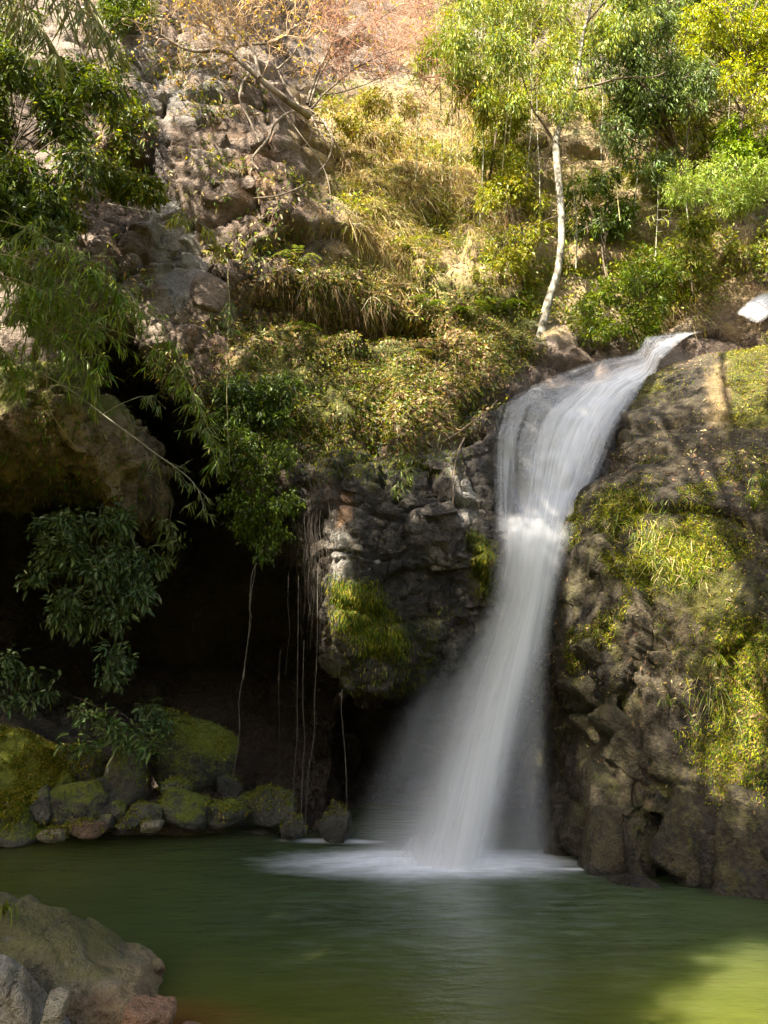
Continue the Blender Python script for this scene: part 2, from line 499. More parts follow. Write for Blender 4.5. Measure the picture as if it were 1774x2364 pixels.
def cliff_field(gx, gy, gz):
    D = tps(CLIFF); pl = px_poly(CAVE, 11.3)
    X, Z = np.meshgrid(gx, gz, indexing='ij')
    front = D(X, Z)
    sd = poly_sd(X, Z, pl)
    wob = noise(np.stack([X * 1.4, Z * 1.4, X * 0], -1), 3) * 0.25
    front = front + 4.6 * soft(sd + wob * 0.5, 1.1)
    und = px_poly([(565, 668), (700, 650), (900, 668), (1010, 700), (1020, 740), (900, 745), (760, 770), (640, 790), (570, 760)], 11.9)
    front = front + 0.75 * soft(poly_sd(X, Z, und) + wob * 0.3, 0.35)     # the turf above overhangs here
    f = front[:, None, :] - gy[None, :, None]
    # lower left: a floor of rubble rising to the back
    fl = -0.25 + 0.42 * np.clip(gy - 10.4, -2, 6)
    fl = gz[None, None, :] - fl[None, :, None] + 0 * f
    near = (X < -0.6)[:, None, :]
    f = np.where(near, np.minimum(f, fl), f)
    return np.maximum(f, gz[None, None, :] - 24.6)
def cliff_rough(c, n):
    b1, k1, _ = blocks(c + 0.35 * np.stack([noise(c * 0.9, 1), noise(c * 0.9, 2), noise(c * 0.9, 3)], 1), (1.35, 1.35, 1.25), 40)
    b2, k2, _ = blocks(c + 0.1 * noise(c * 2, 9)[:, None], (0.5, 0.5, 0.33), 60)
    f = fbm(c * 1.1, 5, 5)
    d = 0.22 * b1 + 0.07 * b2 + 0.13 * f - 0.18 * np.exp(-k1 / 0.04) - 0.05 * np.exp(-k2 / 0.07)
    return d * np.clip((22 - c[:, 1]) / 8, 0.4, 1), k1
LEFTFACE = [(150, 30), (340, 20), (420, 90), (560, 130), (640, 330), (760, 480), (760, 600), (600, 700), (540, 860), (350, 900), (180, 820), (120, 600)]
def cliff_paint(c, n, px, py, crack):
    nz = fbm(c * 0.8, 4, 21)
    face = region(px, py, LEFTFACE, 120)
    slope = region(px, py, [(640, 180), (1100, 160), (1774, 200), (1774, 780), (1100, 800), (760, 640)], 160)
    ledge = region(px, py, [(480, 640), (760, 600), (1250, 700), (1150, 1000), (700, 1060), (470, 1000)], 120)
    top = region(px, py, [(380, -300), (1050, -300), (1050, 170), (760, 220), (560, 120), (380, 60)], 120)
    moss = 0.05 + 0.55 * ledge + 0.22 * slope + 0.3 * nz * (ledge + slope) + 0.35 * np.clip(n[:, 2] - 0.3, 0, 1) - 0.5 * face - 0.4 * top
    wet = 0.9 * (region(px, py, CAVE, 80) * (c[:, 1] > 10.9)) + 0.75 * region(px, py, [(330, 275), (395, 280), (390, 400), (420, 520), (370, 450), (325, 380)], 40) + 0.5 * region(px, py, CAVE, 100)  # cave terms darken the recess: its shade put into the rock colour
    red = 0.36 * face * (nz > -0.1) + 0.75 * region(px, py, [(990, 550), (1120, 580), (1110, 690), (1000, 700)], 60) + 0.75 * region(px, py, [(1310, 500), (1450, 530), (1480, 620), (1340, 600)], 60) \
        + 0.9 * region(px, py, [(1640, 590), (1720, 620), (1790, 680), (1760, 740), (1660, 740)], 50) + 0.3 * top + 0.6 * region(px, py, [(930, -100), (1010, -100), (1000, 90), (960, 180), (900, 120)], 40) \
        + 0.5 * region(px, py, [(520, 320), (640, 300), (660, 420), (560, 470)], 60) + 0.4 * region(px, py, [(430, 740), (560, 720), (560, 850), (450, 840)], 60)
    pale = 0.62 * region(px, py, [(330, 60), (520, 110), (530, 200), (470, 300), (330, 290), (280, 160)], 60) + 0.75 * region(px, py, [(355, 440), (440, 500), (470, 600), (470, 690), (400, 720), (350, 600), (335, 500)], 50) \
        + 0.3 * slope * (nz > 0.1) * (1 - top)
    ochre = 0.68 * slope + 0.25 * ledge + 0.1 * top
    return [moss, wet, red], [pale, ochre]
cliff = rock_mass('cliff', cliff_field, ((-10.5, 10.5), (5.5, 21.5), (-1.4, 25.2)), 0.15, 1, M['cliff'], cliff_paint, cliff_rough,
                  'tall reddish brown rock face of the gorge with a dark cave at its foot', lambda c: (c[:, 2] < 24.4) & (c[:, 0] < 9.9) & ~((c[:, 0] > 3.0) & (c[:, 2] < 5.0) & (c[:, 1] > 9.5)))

# ---- the dark wet wall left of and under the fall
WALL = [(700, 1060), (760, 1035), (900, 1030), (1040, 1010), (1090, 980), (1130, 930), (1190, 880), (1290, 815), (1420, 785), (1580, 765), (1640, 760), (1640, 900), (1560, 1150), (1430, 1420), (1300, 1500), (1160, 1500), (1080, 1520), (960, 1590), (870, 1600), (795, 1590), (760, 1480), (700, 1330), (670, 1200)]
WALLC = [(690, 1060, 10.3), (690, 1300, 10.35), (700, 1600, 10.5), (800, 1040, 10.05), (800, 1200, 9.75), (790, 1350, 9.75), (820, 1580, 9.95), (920, 1040, 10.2), (920, 1200, 9.95), (920, 1400, 9.95), (930, 1590, 10.1),
         (1050, 1010, 10.4), (1050, 1200, 9.95), (1060, 1350, 10.0), (1070, 1550, 10.3), (1150, 930, 11.0), (1160, 1040, 10.65), (1150, 1150, 10.35), (1150, 1190, 10.2), (1160, 1215, 9.9), (1160, 1300, 10.05), (1170, 1500, 10.4),
         (1250, 850, 11.9), (1280, 960, 11.0), (1260, 1100, 10.5), (1250, 1190, 10.2), (1250, 1215, 9.9), (1260, 1350, 10.15), (1300, 1500, 10.5), (1400, 800, 12.8), (1400, 900, 11.7), (1370, 1040, 10.8), (1400, 1200, 10.3),
         (1560, 775, 13.6), (1500, 860, 12.4), (1480, 1000, 11.2), (1640, 760, 14), (1600, 900, 12.4), (1600, 1200, 10.8), (1400, 1450, 10.5)]
def wall_rough(c, n):
    b1, k1, _ = blocks(c + 0.2 * np.stack([noise(c * 1.3, 1), noise(c * 1.3, 2), noise(c * 1.3, 3)], 1), (0.85, 0.85, 0.7), 140)
    b2, k2, _ = blocks(c + 0.05 * noise(c * 5, 3)[:, None], (0.3, 0.3, 0.19), 160)
    px, py = proj(c)
    calm = 1 - 0.6 * region(px, py, [(1140, 960), (1290, 820), (1560, 770), (1420, 1000), (1330, 1250), (1140, 1250)], 60)
    return (0.12 * b1 + 0.045 * b2 + 0.1 * fbm(c * 2, 5, 7) + 0.025 * fbm(c * 9, 3, 8) - 0.1 * np.exp(-k1 / 0.05) - 0.045 * np.exp(-k2 / 0.08)) * calm, k1
def wall_paint(c, n, px, py, crack):
    nz = fbm(c * 1.5, 4, 31)
    green = 0.9 * region(px, py, [(775, 1340), (850, 1350), (910, 1450), (930, 1500), (860, 1500), (790, 1450)], 60) + 0.85 * region(px, py, [(1085, 1220), (1140, 1250), (1150, 1390), (1110, 1370)], 50) \
        + 0.45 * region(px, py, [(790, 1040), (1000, 1030), (1000, 1120), (900, 1180), (800, 1120)], 80) + 0.4 * region(px, py, [(900, 1400), (1050, 1400), (1000, 1580), (820, 1590)], 80)
    wet = 0.45 + 0.3 * nz + 0.3 * region(px, py, [(930, 1180), (1100, 1220), (1130, 1450), (950, 1450)], 80) - 0.7 * region(px, py, [(740, 1220), (810, 1240), (830, 1360), (760, 1330)], 40) \
        - 0.6 * region(px, py, [(1040, 1090), (1120, 1110), (1130, 1220), (1060, 1200)], 60) + 0.5 * region(px, py, [(1140, 940), (1290, 820), (1560, 770), (1420, 1000), (1330, 1300), (1140, 1300)], 60)
    red = 1.0 * region(px, py, [(785, 1130), (815, 1130), (815, 1200), (780, 1215)], 25) + 0.35 * region(px, py, [(700, 1060), (790, 1060), (780, 1600), (700, 1500)], 60)
    pale = 0.8 * region(px, py, [(740, 1215), (805, 1235), (815, 1330), (850, 1350), (770, 1345)], 40) + 0.5 * region(px, py, [(1040, 1090), (1130, 1100), (1130, 1230), (1050, 1210)], 60) \
        + 0.35 * region(px, py, [(800, 1150), (900, 1150), (880, 1220), (800, 1230)], 50) + 0.45 * region(px, py, [(960, 1040), (1080, 1020), (1060, 1090), (980, 1100)], 50)
    return [green, wet, red], [pale, 0.25 * pale]
wall = rock_mass('fall_cliff', relief(WALL, 10.2, WALLC, 0.3, 14.5), ((-1.8, 6.2), (9.0, 14.8), (1.2, 9.2)), 0.11, 2, M['fallrock'], wall_paint, wall_rough,
                 'dark wet fractured rock wall beside and under the waterfall', lambda c: (c[:, 1] < 14.2) & ~((c[:, 1] > 12.2) & (c[:, 2] < 6)))

# ---- the great mossy outcrop on the right
OUT = [(1300, 2150), (1300, 1960), (1315, 1800), (1325, 1640), (1305, 1500), (1290, 1380), (1298, 1270), (1330, 1190), (1360, 1120), (1385, 1085), (1430, 1062), (1500, 1022), (1560, 1004), (1640, 1010), (1774, 985), (2300, 900), (3600, 900), (3600, 2700), (1300, 2700)]
OUTC = [(1310, 2050, 8.55), (1310, 1800, 9.15), (1315, 1600, 9.35), (1300, 1450, 9.4), (1310, 1300, 9.6), (1400, 1100, 9.85), (1400, 2050, 8.3), (1400, 1900, 8.55), (1400, 1700, 8.8), (1400, 1500, 8.8), (1420, 1300, 9.0),
        (1480, 1080, 9.7), (1500, 2060, 8.05), (1500, 1900, 8.2), (1500, 1840, 8.45), (1500, 1700, 8.5), (1520, 1500, 8.5), (1540, 1300, 8.7), (1560, 1120, 9.25), (1600, 1020, 9.9),
        (1640, 2060, 7.8), (1640, 1900, 7.95), (1640, 1700, 8.15), (1640, 1500, 8.2), (1650, 1300, 8.5), (1660, 1120, 9.1), (1700, 1010, 9.8), (1774, 2080, 7.6), (1774, 1800, 7.75), (1774, 1500, 7.9), (1774, 1250, 8.4), (1774, 1050, 9.2),
        (2200, 2100, 6.4), (2200, 1500, 6.8), (2200, 1000, 8.0), (3200, 2000, 4.6), (3200, 1200, 5.4)]
def out_field(gx, gy, gz):
    f = relief(OUT, 9.2, OUTC, 0.55, 13.0, 0.8)(gx, gy, gz)
    X, Y, Z = gx[:, None, None], gy[None, :, None], gz[None, None, :]
    # the dark hollows between the blocks at its foot
    for (px, py, yy, rx, ry, rz) in [(1545, 1985, 7.95, .16, .9, .34), (1510, 1838, 8.2, .42, .5, .085), (1300, 1720, 9.15, .22, .6, .5), (1372, 1340, 9.05, .1, .3, .55), (1452, 1480, 8.6, .1, .25, .28), (1465, 1330, 8.8, .06, .2, .35)]:
        q = P(px, py, yy)
        e = np.sqrt(((X - q[0]) / rx) ** 2 + ((Y - q[1]) / ry) ** 2 + ((Z - q[2]) / rz) ** 2) - 1
        f = np.maximum(f, -e * min(rx, rz) )
    return f
def out_rough(c, n):
    b1, k1, _ = blocks(c + 0.3 * np.stack([noise(c * 1.1, 1), noise(c * 1.1, 2), noise(c * 1.1, 3)], 1), (1.4, 1.4, 1.8), 240)
    q = c + 0.12 * noise(c * 2.2, 8)[:, None]
    q = np.stack([q[:, 0] + 0.45 * q[:, 2], q[:, 1], q[:, 2]], 1)
    b2, k2, _ = blocks(q, (0.26, 0.4, 0.85), 260)
    px, py = proj(c)
    rib = region(px, py, [(1320, 1180), (1520, 1250), (1600, 1500), (1500, 1830), (1310, 1830)], 120)
    low = region(px, py, [(1300, 1810), (1774, 1850), (1774, 2200), (1300, 2200)], 60)
    return 0.13 * b1 + (0.02 + 0.03 * rib) * b2 + 0.11 * fbm(c * 1.6, 5, 17) + 0.03 * fbm(c * 9, 3, 18) - (0.06 + 0.12 * low) * np.exp(-k1 / 0.05) - 0.05 * rib * np.exp(-k2 / 0.07), k1
GREENS = [[(1440, 1180), (1500, 1200), (1620, 1250), (1700, 1330), (1774, 1500), (1774, 1640), (1700, 1640), (1600, 1560), (1590, 1420), (1480, 1300)],
          [(1600, 1700), (1774, 1650), (1774, 1830), (1660, 1830)]]
def out_paint(c, n, px, py, crack):
    nz = fbm(c * 1.3, 4, 41)
    moss = 0.30 + 0.4 * nz + 0.35 * region(px, py, GREENS[0], 120) + 0.3 * region(px, py, GREENS[1], 90) + 0.25 * region(px, py, [(1480, 1860), (1620, 1900), (1600, 1990), (1450, 1930)], 60) \
        + 0.3 * region(px, py, [(1390, 1400), (1450, 1420), (1440, 1640), (1400, 1640)], 40) - 0.3 * region(px, py, [(1480, 1000), (1774, 1000), (1774, 1200), (1600, 1150), (1500, 1110)], 80)
    wet = 0.5 * region(px, py, [(1300, 1250), (1380, 1250), (1420, 1700), (1540, 1860), (1420, 2060), (1280, 2060)], 120) + 0.35 * soft(c[:, 2] - 0.35, 0.5) + 0.2 * nz
    red = 0.3 * region(px, py, [(1380, 1750), (1520, 1780), (1500, 1870), (1380, 1860)], 60) + 0.2 * (nz > 0.3)
    ochre = 0.5 * region(px, py, GREENS[1], 120) + 0.2 * region(px, py, GREENS[0], 120)
    return [moss, wet, red], [0.18 * (nz > 0.25), ochre]
outcrop = rock_mass('outcrop', out_field, ((1.6, 9.0), (4.2, 12.0), (-1.0, 6.0)), 0.11, 2, M['outcrop'], out_paint, out_rough,
                    'huge brown mossy rock outcrop rising from the pool right of the waterfall', lambda c: (c[:, 1] < 11.6) & (c[:, 0] < 7.4))

# ---- the shelf of rock behind and above it, down which the stream slides
SHELF = [(1400, 1130), (1395, 1060), (1405, 985), (1440, 945), (1470, 890), (1520, 842), (1575, 790), (1640, 755), (1774, 715), (2300, 600), (3400, 500), (3400, 1400), (1420, 1400)]
SHELFC = [(1410, 1130, 10.2), (1405, 1000, 10.6), (1500, 1060, 10.0), (1480, 940, 10.9), (1600, 1000, 10.0), (1560, 880, 11.0), (1640, 900, 10.5), (1620, 790, 12.4), (1774, 960, 9.8), (1774, 850, 10.6), (1774, 740, 12.6), (1700, 760, 12.6),
          (1500, 860, 11.9), (1600, 1300, 9.9), (2300, 700, 9.5), (2300, 1200, 8.2), (3200, 700, 6.6), (3200, 1300, 6)]
def shelf_paint(c, n, px, py, crack):
    nz = fbm(c * 1.3, 4, 51)
    moss = 0.2 + 0.35 * nz + 0.7 * region(px, py, [(1660, 770), (1774, 790), (1774, 980), (1690, 980), (1680, 860)], 60) + 0.4 * region(px, py, [(1450, 840), (1560, 820), (1540, 900), (1460, 920)], 50)
    wet = 0.45 * region(px, py, [(1400, 1000), (1480, 900), (1540, 980), (1420, 1130)], 60)
    ochre = 0.65 * region(px, py, [(1620, 850), (1700, 820), (1700, 980), (1640, 980)], 60)
    return [moss, wet, 0.15 * (nz > 0.2)], [0.1 + 0 * nz, ochre]
shelf = rock_mass('rock_shelf', relief(SHELF, 11.0, SHELFC, 0.4, 15.0, 0.9), ((2.6, 10.5), (5.5, 15.2), (2.4, 9.6)), 0.13, 1, M['outcrop'], shelf_paint, lambda c, n: ((lambda b, g: (0.13 * b[0] + 0.025 * g[0] + 0.1 * fbm(c * 1.7, 5, 19) - 0.08 * np.exp(-b[1] / 0.04), b[1]))(blocks(c + 0.25 * noise(c * 1.2, 4)[:, None], (1.7, 1.7, 0.5), 340), blocks(c, (0.5, 0.5, 0.16), 360))),
                  'brown rock shelf above the outcrop, where the stream comes over', lambda c: (c[:, 0] < 8.0) & (c[:, 1] < 14.6) & (c[:, 2] > 2.8))

# ---- the overhanging bank on the left
BANK = [(-1200, 600), (0, 790), (90, 800), (170, 850), (225, 910), (255, 980), (262, 1040), (258, 1110), (240, 1170), (215, 1150), (180, 1095), (110, 1070), (20, 1060), (-300, 1080), (-1200, 1150)]
BANKC = [(-600, 700, 8.5), (0, 800, 10.0), (120, 830, 9.9), (0, 900, 9.5), (150, 900, 9.55), (230, 960, 9.7), (0, 1000, 9.3), (120, 1000, 9.35), (230, 1050, 9.6), (100, 1065, 9.4), (245, 1150, 9.8), (-600, 1050, 8.0), (-1200, 900, 7.4)]
def bank_paint(c, n, px, py, crack):
    nz = fbm(c * 1.6, 4, 61)
    moss = 0.25 + 0.4 * nz + 0.5 * soft(py - 930, 180)
    return [moss, 0 * nz, 0.3 * (nz < 0)], [0 * nz, 0.45 * soft(940 - py, 100)]
bank = rock_mass('bank', relief(BANK, 9.6, BANKC, 0.35, 12.2, 1.0), ((-8.5, -2.6), (6.8, 12.6), (1.6, 6.8)), 0.11, 1, M['ledge'], bank_paint,
                 lambda c, n: ((lambda b, g: (0.12 * b[0] + 0.07 * g[0] + 0.13 * fbm(c * 2.2, 5, 29) - 0.06 * np.exp(-g[1] / 0.07), b[1]))(blocks(c, (0.7, 0.7, 0.7), 440), blocks(c, (0.24, 0.24, 0.35), 460))),
                 'overhanging earth and rock bank above the cave, grown with bamboo')

# ---- the bed under the pool and an unseen hill raised behind to block low skylight
bm = bmesh.new()
me = bpy.data.meshes.new('ground')
xs = np.concatenate([[-300, -120, -50, -25], np.linspace(-14, 14, 57), [25, 50, 120, 300]])
ys = np.concatenate([[-300, -120, -50, -25], np.linspace(-12, 18, 61), [30, 60, 120, 300]])
GX, GY = np.meshgrid(xs, ys, indexing='ij')
rr = np.hypot(GX / 1.1, GY - 5.5)
GZ = -1.1 + 0.95 * soft(6.5 - rr, 4.0) + (0.28 * np.clip(rr - 8.5, 0, 6) + 10 * soft(22 - rr, 16)) * soft(GY - 3, 4) + 19 * soft(13.5 - np.abs(GX), 6.5) * soft(2 - GY, 6) + 0.12 * fbm(np.stack([GX, GY, 0 * GX], -1) * 0.9, 4, 71)
ii = np.arange(GX.size).reshape(GX.shape)
gq = np.stack([ii[:-1, :-1], ii[1:, :-1], ii[1:, 1:], ii[:-1, 1:]], -1).reshape(-1, 4)
gm = mesh_np('ground', np.stack([GX, GY, GZ], -1).reshape(-1, 3), gq)
put_attr(gm, 'paint', np.zeros((GX.size, 3)) + [0.55, 0.2, 0.0]); put_attr(gm, 'paint2', np.zeros((GX.size, 3)) + [0.1, 0.3, 0.5])
ground = link('ground', gm, M['ledge'], kind='structure', label='mossy stony ground under and around the pool')
bm.free()
# ------------------------------------------------------------------ water
def water_material():
    k = N('pool_water')
    g = k.n('NewGeometry'); s = k.n('SeparateXYZ'); k.t.links.new(g.outputs['Position'], s.inputs[0])
    x, y = s.outputs[0], s.outputs[1]
    p = k.pos((1, 2.2, 1))
    def blob(cx, cy, rx, ry, a, b):
        dx = k.math('MULTIPLY', k.math('SUBTRACT', x, cx), 1 / rx); dy = k.math('MULTIPLY', k.math('SUBTRACT', y, cy), 1 / ry)
        d = k.math('SQRT', k.math('ADD', k.math('MULTIPLY', dx, dx), k.math('MULTIPLY', dy, dy)))
        d = k.math('ADD', d, k.math('MULTIPLY', k.math('SUBTRACT', k.noise(p, 2.2, 4, 0.6), 0.5), 0.5))
        return k.mrange(d, a, b, 1.0, 0.0)
    foam = k.math('MAXIMUM', blob(0.5, 9.05, 1.95, 0.85, 0.15, 1.12), k.math('MULTIPLY', blob(-0.62, 10.15, 0.75, 0.2, 0.2, 1.1), 0.8))
    foam = k.math('MAXIMUM', foam, k.math('MULTIPLY', blob(2.05, 8.75, 0.5, 0.09, 0.1, 1.1), 0.6))
    foam = k.math('MULTIPLY', foam, k.mrange(k.noise(k.pos((1.2, 5, 1)), 3.0, 5, 0.65), 0.2, 0.55, 0.7, 1.0))
    # bubbles carried out across the pool, shallower silt towards the near shore
    drift = k.math('MULTIPLY', blob(0.7, 7.6, 2.6, 2.6, 0.1, 1.1), k.mrange(k.noise(k.pos((0.9, 3.4, 1)), 2.4, 6, 0.7), 0.40, 0.75, 0.0, 0.16))
    deep = k.ramp(k.noise(p, 0.55, 4, 0.6), [(0.3, (0.038, 0.056, 0.020)), (0.7, (0.058, 0.080, 0.028))])
    shallow = k.ramp(k.noise(p, 0.9, 4, 0.6), [(0.3, (0.055, 0.068, 0.010)), (0.7, (0.085, 0.092, 0.016))])
    near = k.math('MAXIMUM', k.mrange(y, 7.4, 4.6), k.math('MULTIPLY', k.mrange(x, -1.2, -4.2), 0.75))
    c = k.mix(near, deep, shallow)
    c = k.mix(blob(-1.35, 4.75, 0.75, 0.7, 0.3, 1.2), c, (0.15, 0.065, 0.018))
    c = k.mix(drift, c, (0.55, 0.62, 0.58))
    w = k.math('ADD', k.math('MULTIPLY', k.noise(k.pos((1.0, 2.6, 1)), 3.2, 4, 0.6), 1.0), k.math('MULTIPLY', k.noise(k.pos((1, 2, 1)), 0.9, 3, 0.5), 1.6))
    nb = k.bump(w, 0.35, 0.05)
    b = k.bsdf(Base_Color=c, Roughness=0.24, Normal=nb)
    b.inputs['IOR'].default_value = 1.33
    b.subsurface_method = 'BURLEY'
    b.inputs['Subsurface Weight'].default_value = 1.0
    b.inputs['Subsurface Radius'].default_value = (0.5, 0.6, 0.3)
    b.inputs['Subsurface Scale'].default_value = 0.9
    d = k.bsdf(Base_Color=(0.92, 0.92, 0.92), Roughness=0.9)
    m = k.n('MixShader'); k.set(m.inputs[0], foam)
    k.t.links.new(b.outputs[0], m.inputs[1]); k.t.links.new(d.outputs[0], m.inputs[2])
    return k.done(m.outputs[0])
gx, gy = np.linspace(-9, 9, 61), np.linspace(-8, 12.6, 71)
GX, GY = np.meshgrid(gx, gy, indexing='ij')
ii = np.arange(GX.size).reshape(GX.shape)
wz = 0.012 * noise(np.stack([GX * 1.3, GY * 1.8, 0 * GX], -1), 81) + 0.06 * np.exp(-((GX - 0.55) / 0.9) ** 2 - ((GY - 9.2) / 0.4) ** 2)
pool = link('water', mesh_np('water', np.stack([GX, GY, wz], -1).reshape(-1, 3), np.stack([ii[:-1, :-1], ii[1:, :-1], ii[1:, 1:], ii[:-1, 1:]], -1).reshape(-1, 4)), water_material(),
            kind='structure', label='calm murky green pool with white foam under the fall')

def fall_material(name, kx, kv, contrast, col=(0.88, 0.88, 0.88)):
    k = N(name)
    f = k.sep(k.attr('flow').outputs['Color']); dens = k.sep(k.attr('dens').outputs['Color'])[0]
    def streak(a, b, off):
        cv = k.n('CombineXYZ'); k.set(cv.inputs[0], k.math('MULTIPLY', f[0], a)); k.set(cv.inputs[1], k.math('MULTIPLY', f[1], b)); k.set(cv.inputs[2], k.math('ADD', k.math('MULTIPLY', f[2], 37.0), off))
        return k.noise(cv.outputs[0], 1.0, 4, 0.6, 0.15)
    s = k.math('ADD', k.math('MULTIPLY', streak(kx, kv, 0), 0.6), k.math('MULTIPLY', streak(kx * 3.2, kv * 1.3, 5), 0.4))
    s = k.mrange(s, 0.5 - contrast, 0.5 + contrast, 0.0, 1.0)
    # thick water stays white, thin water breaks into threads
    a = k.math('MULTIPLY', dens, k.math('ADD', k.math('MULTIPLY', s, k.math('SUBTRACT', 1.3, k.math('MULTIPLY', dens, 0.5))), k.math('MULTIPLY', dens, 0.55)), clamp=True)
    d = k.n('BsdfDiffuse'); d.inputs[0].default_value = (*col, 1)
    t = k.n('BsdfTranslucent'); t.inputs[0].default_value = (*col, 1)
    w = k.n('MixShader'); w.inputs[0].default_value = 0.42
    k.t.links.new(d.outputs[0], w.inputs[1]); k.t.links.new(t.outputs[0], w.inputs[2])
    tr = k.n('BsdfTransparent'); m = k.n('MixShader'); k.set(m.inputs[0], a)
    k.t.links.new(tr.outputs[0], m.inputs[1]); k.t.links.new(w.outputs[0], m.inputs[2])
    return k.done(m.outputs[0])
M['veil'] = fall_material('falling_water', 13.0, 2.0, 0.13)
M['plume'] = fall_material('plunging_water', 8.0, 0.8, 0.4)
M['threads'] = fall_material('water_threads', 15.0, 2.6, 0.075)
M['spray'] = fall_material('spray_water', 7.0, 2.0, 0.32)

def catmull(a, t):
    a = np.asarray(a, float); n = len(a) - 1
    s = np.clip(t * n, 0, n - 1e-6); i = s.astype(int); f = (s - i)[:, None]
    p0, p1, p2, p3 = a[np.clip(i - 1, 0, n)], a[i], a[np.clip(i + 1, 0, n)], a[np.clip(i + 2, 0, n)]
    return 0.5 * (2 * p1 + (p2 - p0) * f + (2 * p0 - 5 * p1 + 4 * p2 - p3) * f * f + (3 * p1 - p0 - 3 * p2 + p3) * f ** 3)

def water_sheet(name, Lr, Rr, nu, nv, dens, mat, parent, seed, dy=0.0, wall_o=None, gap=0.06, bow=0.0):
    t = np.linspace(0, 1, nv); u = np.linspace(0, 1, nu)
    L3 = P(*np.asarray(Lr, float).T); R3 = P(*np.asarray(Rr, float).T)
    L, R = catmull(L3, t), catmull(R3, t)
    pos = L[:, None] * (1 - u)[None, :, None] + R[:, None] * u[None, :, None]
    pos[..., 1] += dy - bow * np.sin(np.pi * u)[None]
    U, V = np.meshgrid(u, t)
    wob = noise(np.stack([U * 6 + seed * 9, V * 2.0, 0 * U + seed], -1), 90)
    pos[..., 1] += 0.05 * wob
    pos[..., 0] += 0.03 * noise(np.stack([U * 4, V * 2.2, 0 * U + seed * 3.3], -1), 91)
    if wall_o is not None:
        lift = np.zeros((nv, nu)); RAYO = np.array([0, -1.0, 1.0])
        for i in range(nv):
            for j in range(nu):
                ok, loc, *_ = wall_o.ray_cast(Vector(pos[i, j] + RAYO), Vector(-RAYO).normalized())
                lift[i, j] = max(1.4142 - (loc - Vector(pos[i, j] + RAYO)).length + gap, -0.3) if ok else 0.0
        lift[:12] = np.repeat(lift[:12].mean(1, keepdims=True), nu, 1)
        for _ in range(4):                                           # water bridges the small hollows
            e = np.pad(lift, 1, mode='edge')
            sm = (e[:-2, 1:-1] + e[2:, 1:-1] + e[1:-1, :-2] + e[1:-1, 2:]) / 4
            lift = np.maximum(lift, 0.3 * lift + 0.7 * sm)
        pos = pos + lift[..., None] * RAYO / 1.4142
    ii = np.arange(nu * nv).reshape(nv, nu)
    q = np.stack([ii[:-1, :-1], ii[:-1, 1:], ii[1:, 1:], ii[1:, :-1]], -1).reshape(-1, 4)
    me = mesh_np(name, pos.reshape(-1, 3), q)
    put_attr(me, 'flow', np.stack([U, V, 0 * U + seed], -1).reshape(-1, 3))
    D = np.clip(dens(U, V), 0, 1)
    put_attr(me, 'dens', np.stack([D, D, D], -1).reshape(-1, 3))
    return child(name, me, mat, parent)

def edge(u, a, b):
    e = np.clip(u / max(a, 1e-6), 0, 1) * np.clip((1 - u) / max(b, 1e-6), 0, 1)
    return e * e * (3 - 2 * e)
falls = empty('waterfall', P(1050, 1985, 9.05), label='silky white waterfall sliding over the rock and plunging into the pool', category='waterfall')
UL = [(1605, 764, 14.1), (1550, 771, 13.5), (1470, 783, 12.9), (1380, 797, 12.4), (1300, 824, 11.9), (1232, 856, 11.4), (1172, 903, 11.0), (1138, 965, 10.6), (1134, 1050, 10.4), (1138, 1130, 10.2), (1140, 1198, 9.9)]
UR = [(1650, 766, 13.9), (1590, 778, 13.2), (1540, 822, 12.4), (1503, 860, 11.9), (1468, 908, 11.4), (1438, 958, 11.0), (1416, 1008, 10.7), (1394, 1068, 10.45), (1370, 1118, 10.3), (1346, 1178, 10.1), (1326, 1236, 9.95)]
def veil_d(lo):
    def f(u, v):
        core = np.exp(-((u - (0.68 - 0.02 * v)) / 0.24) ** 2)
        thin = 0.07 * np.exp(-((u - 0.2) / 0.3) ** 2)
        body = np.maximum(core, thin) * lo
        body = np.maximum(body, 0.7 * lo * np.clip(1 - v / 0.3, 0, 1))
        foot = np.exp(-((v - 1) / 0.08) ** 2) * 0.12 * lo
        return np.clip(body + foot, 0, 1) * edge(u, 0.14, 0.09) * np.clip((v - 0.05) / 0.12, 0, 1)
    return f
for k, (lo, dy, gp) in enumerate([(0.95, 0.0, 0.05), (0.85, -0.03, 0.08), (0.75, -0.05, 0.11), (0.6, -0.08, 0.14)]):
    water_sheet('veil', UL, UR, 60, 90, veil_d(lo), M['veil'], falls, 1.7 * k + 0.3, dy, wall, gp)
for k in range(2):                                                   # single threads over the dark rock on the left of the fall
    water_sheet('veil', UL, UR, 60, 90, lambda u, v: (0.19 + 0.14 * noise(np.stack([u * 7, v * 5, 0 * u], -1), 95)) * np.exp(-((u - 0.25) / 0.26) ** 2) * edge(u, 0.06, 0.3) * np.clip((v - 0.1) / 0.15, 0, 1), M['threads'], falls, 7.7 + 2.1 * k, -0.02 - 0.04 * k, wall, 0.06 + 0.05 * k)
PL = [(1138, 1186, 9.9), (1132, 1235, 9.7), (1128, 1300, 9.55), (1112, 1390, 9.45), (1068, 1490, 9.35), (1010, 1610, 9.25), (960, 1740, 9.15), (915, 1860, 9.05), (860, 1998, 9.0)]
PR = [(1330, 1222, 9.95), (1318, 1262, 9.9), (1300, 1320, 9.75), (1284, 1400, 9.65), (1274, 1500, 9.55), (1270, 1620, 9.4), (1272, 1750, 9.25), (1278, 1870, 9.1), (1286, 1992, 9.0)]
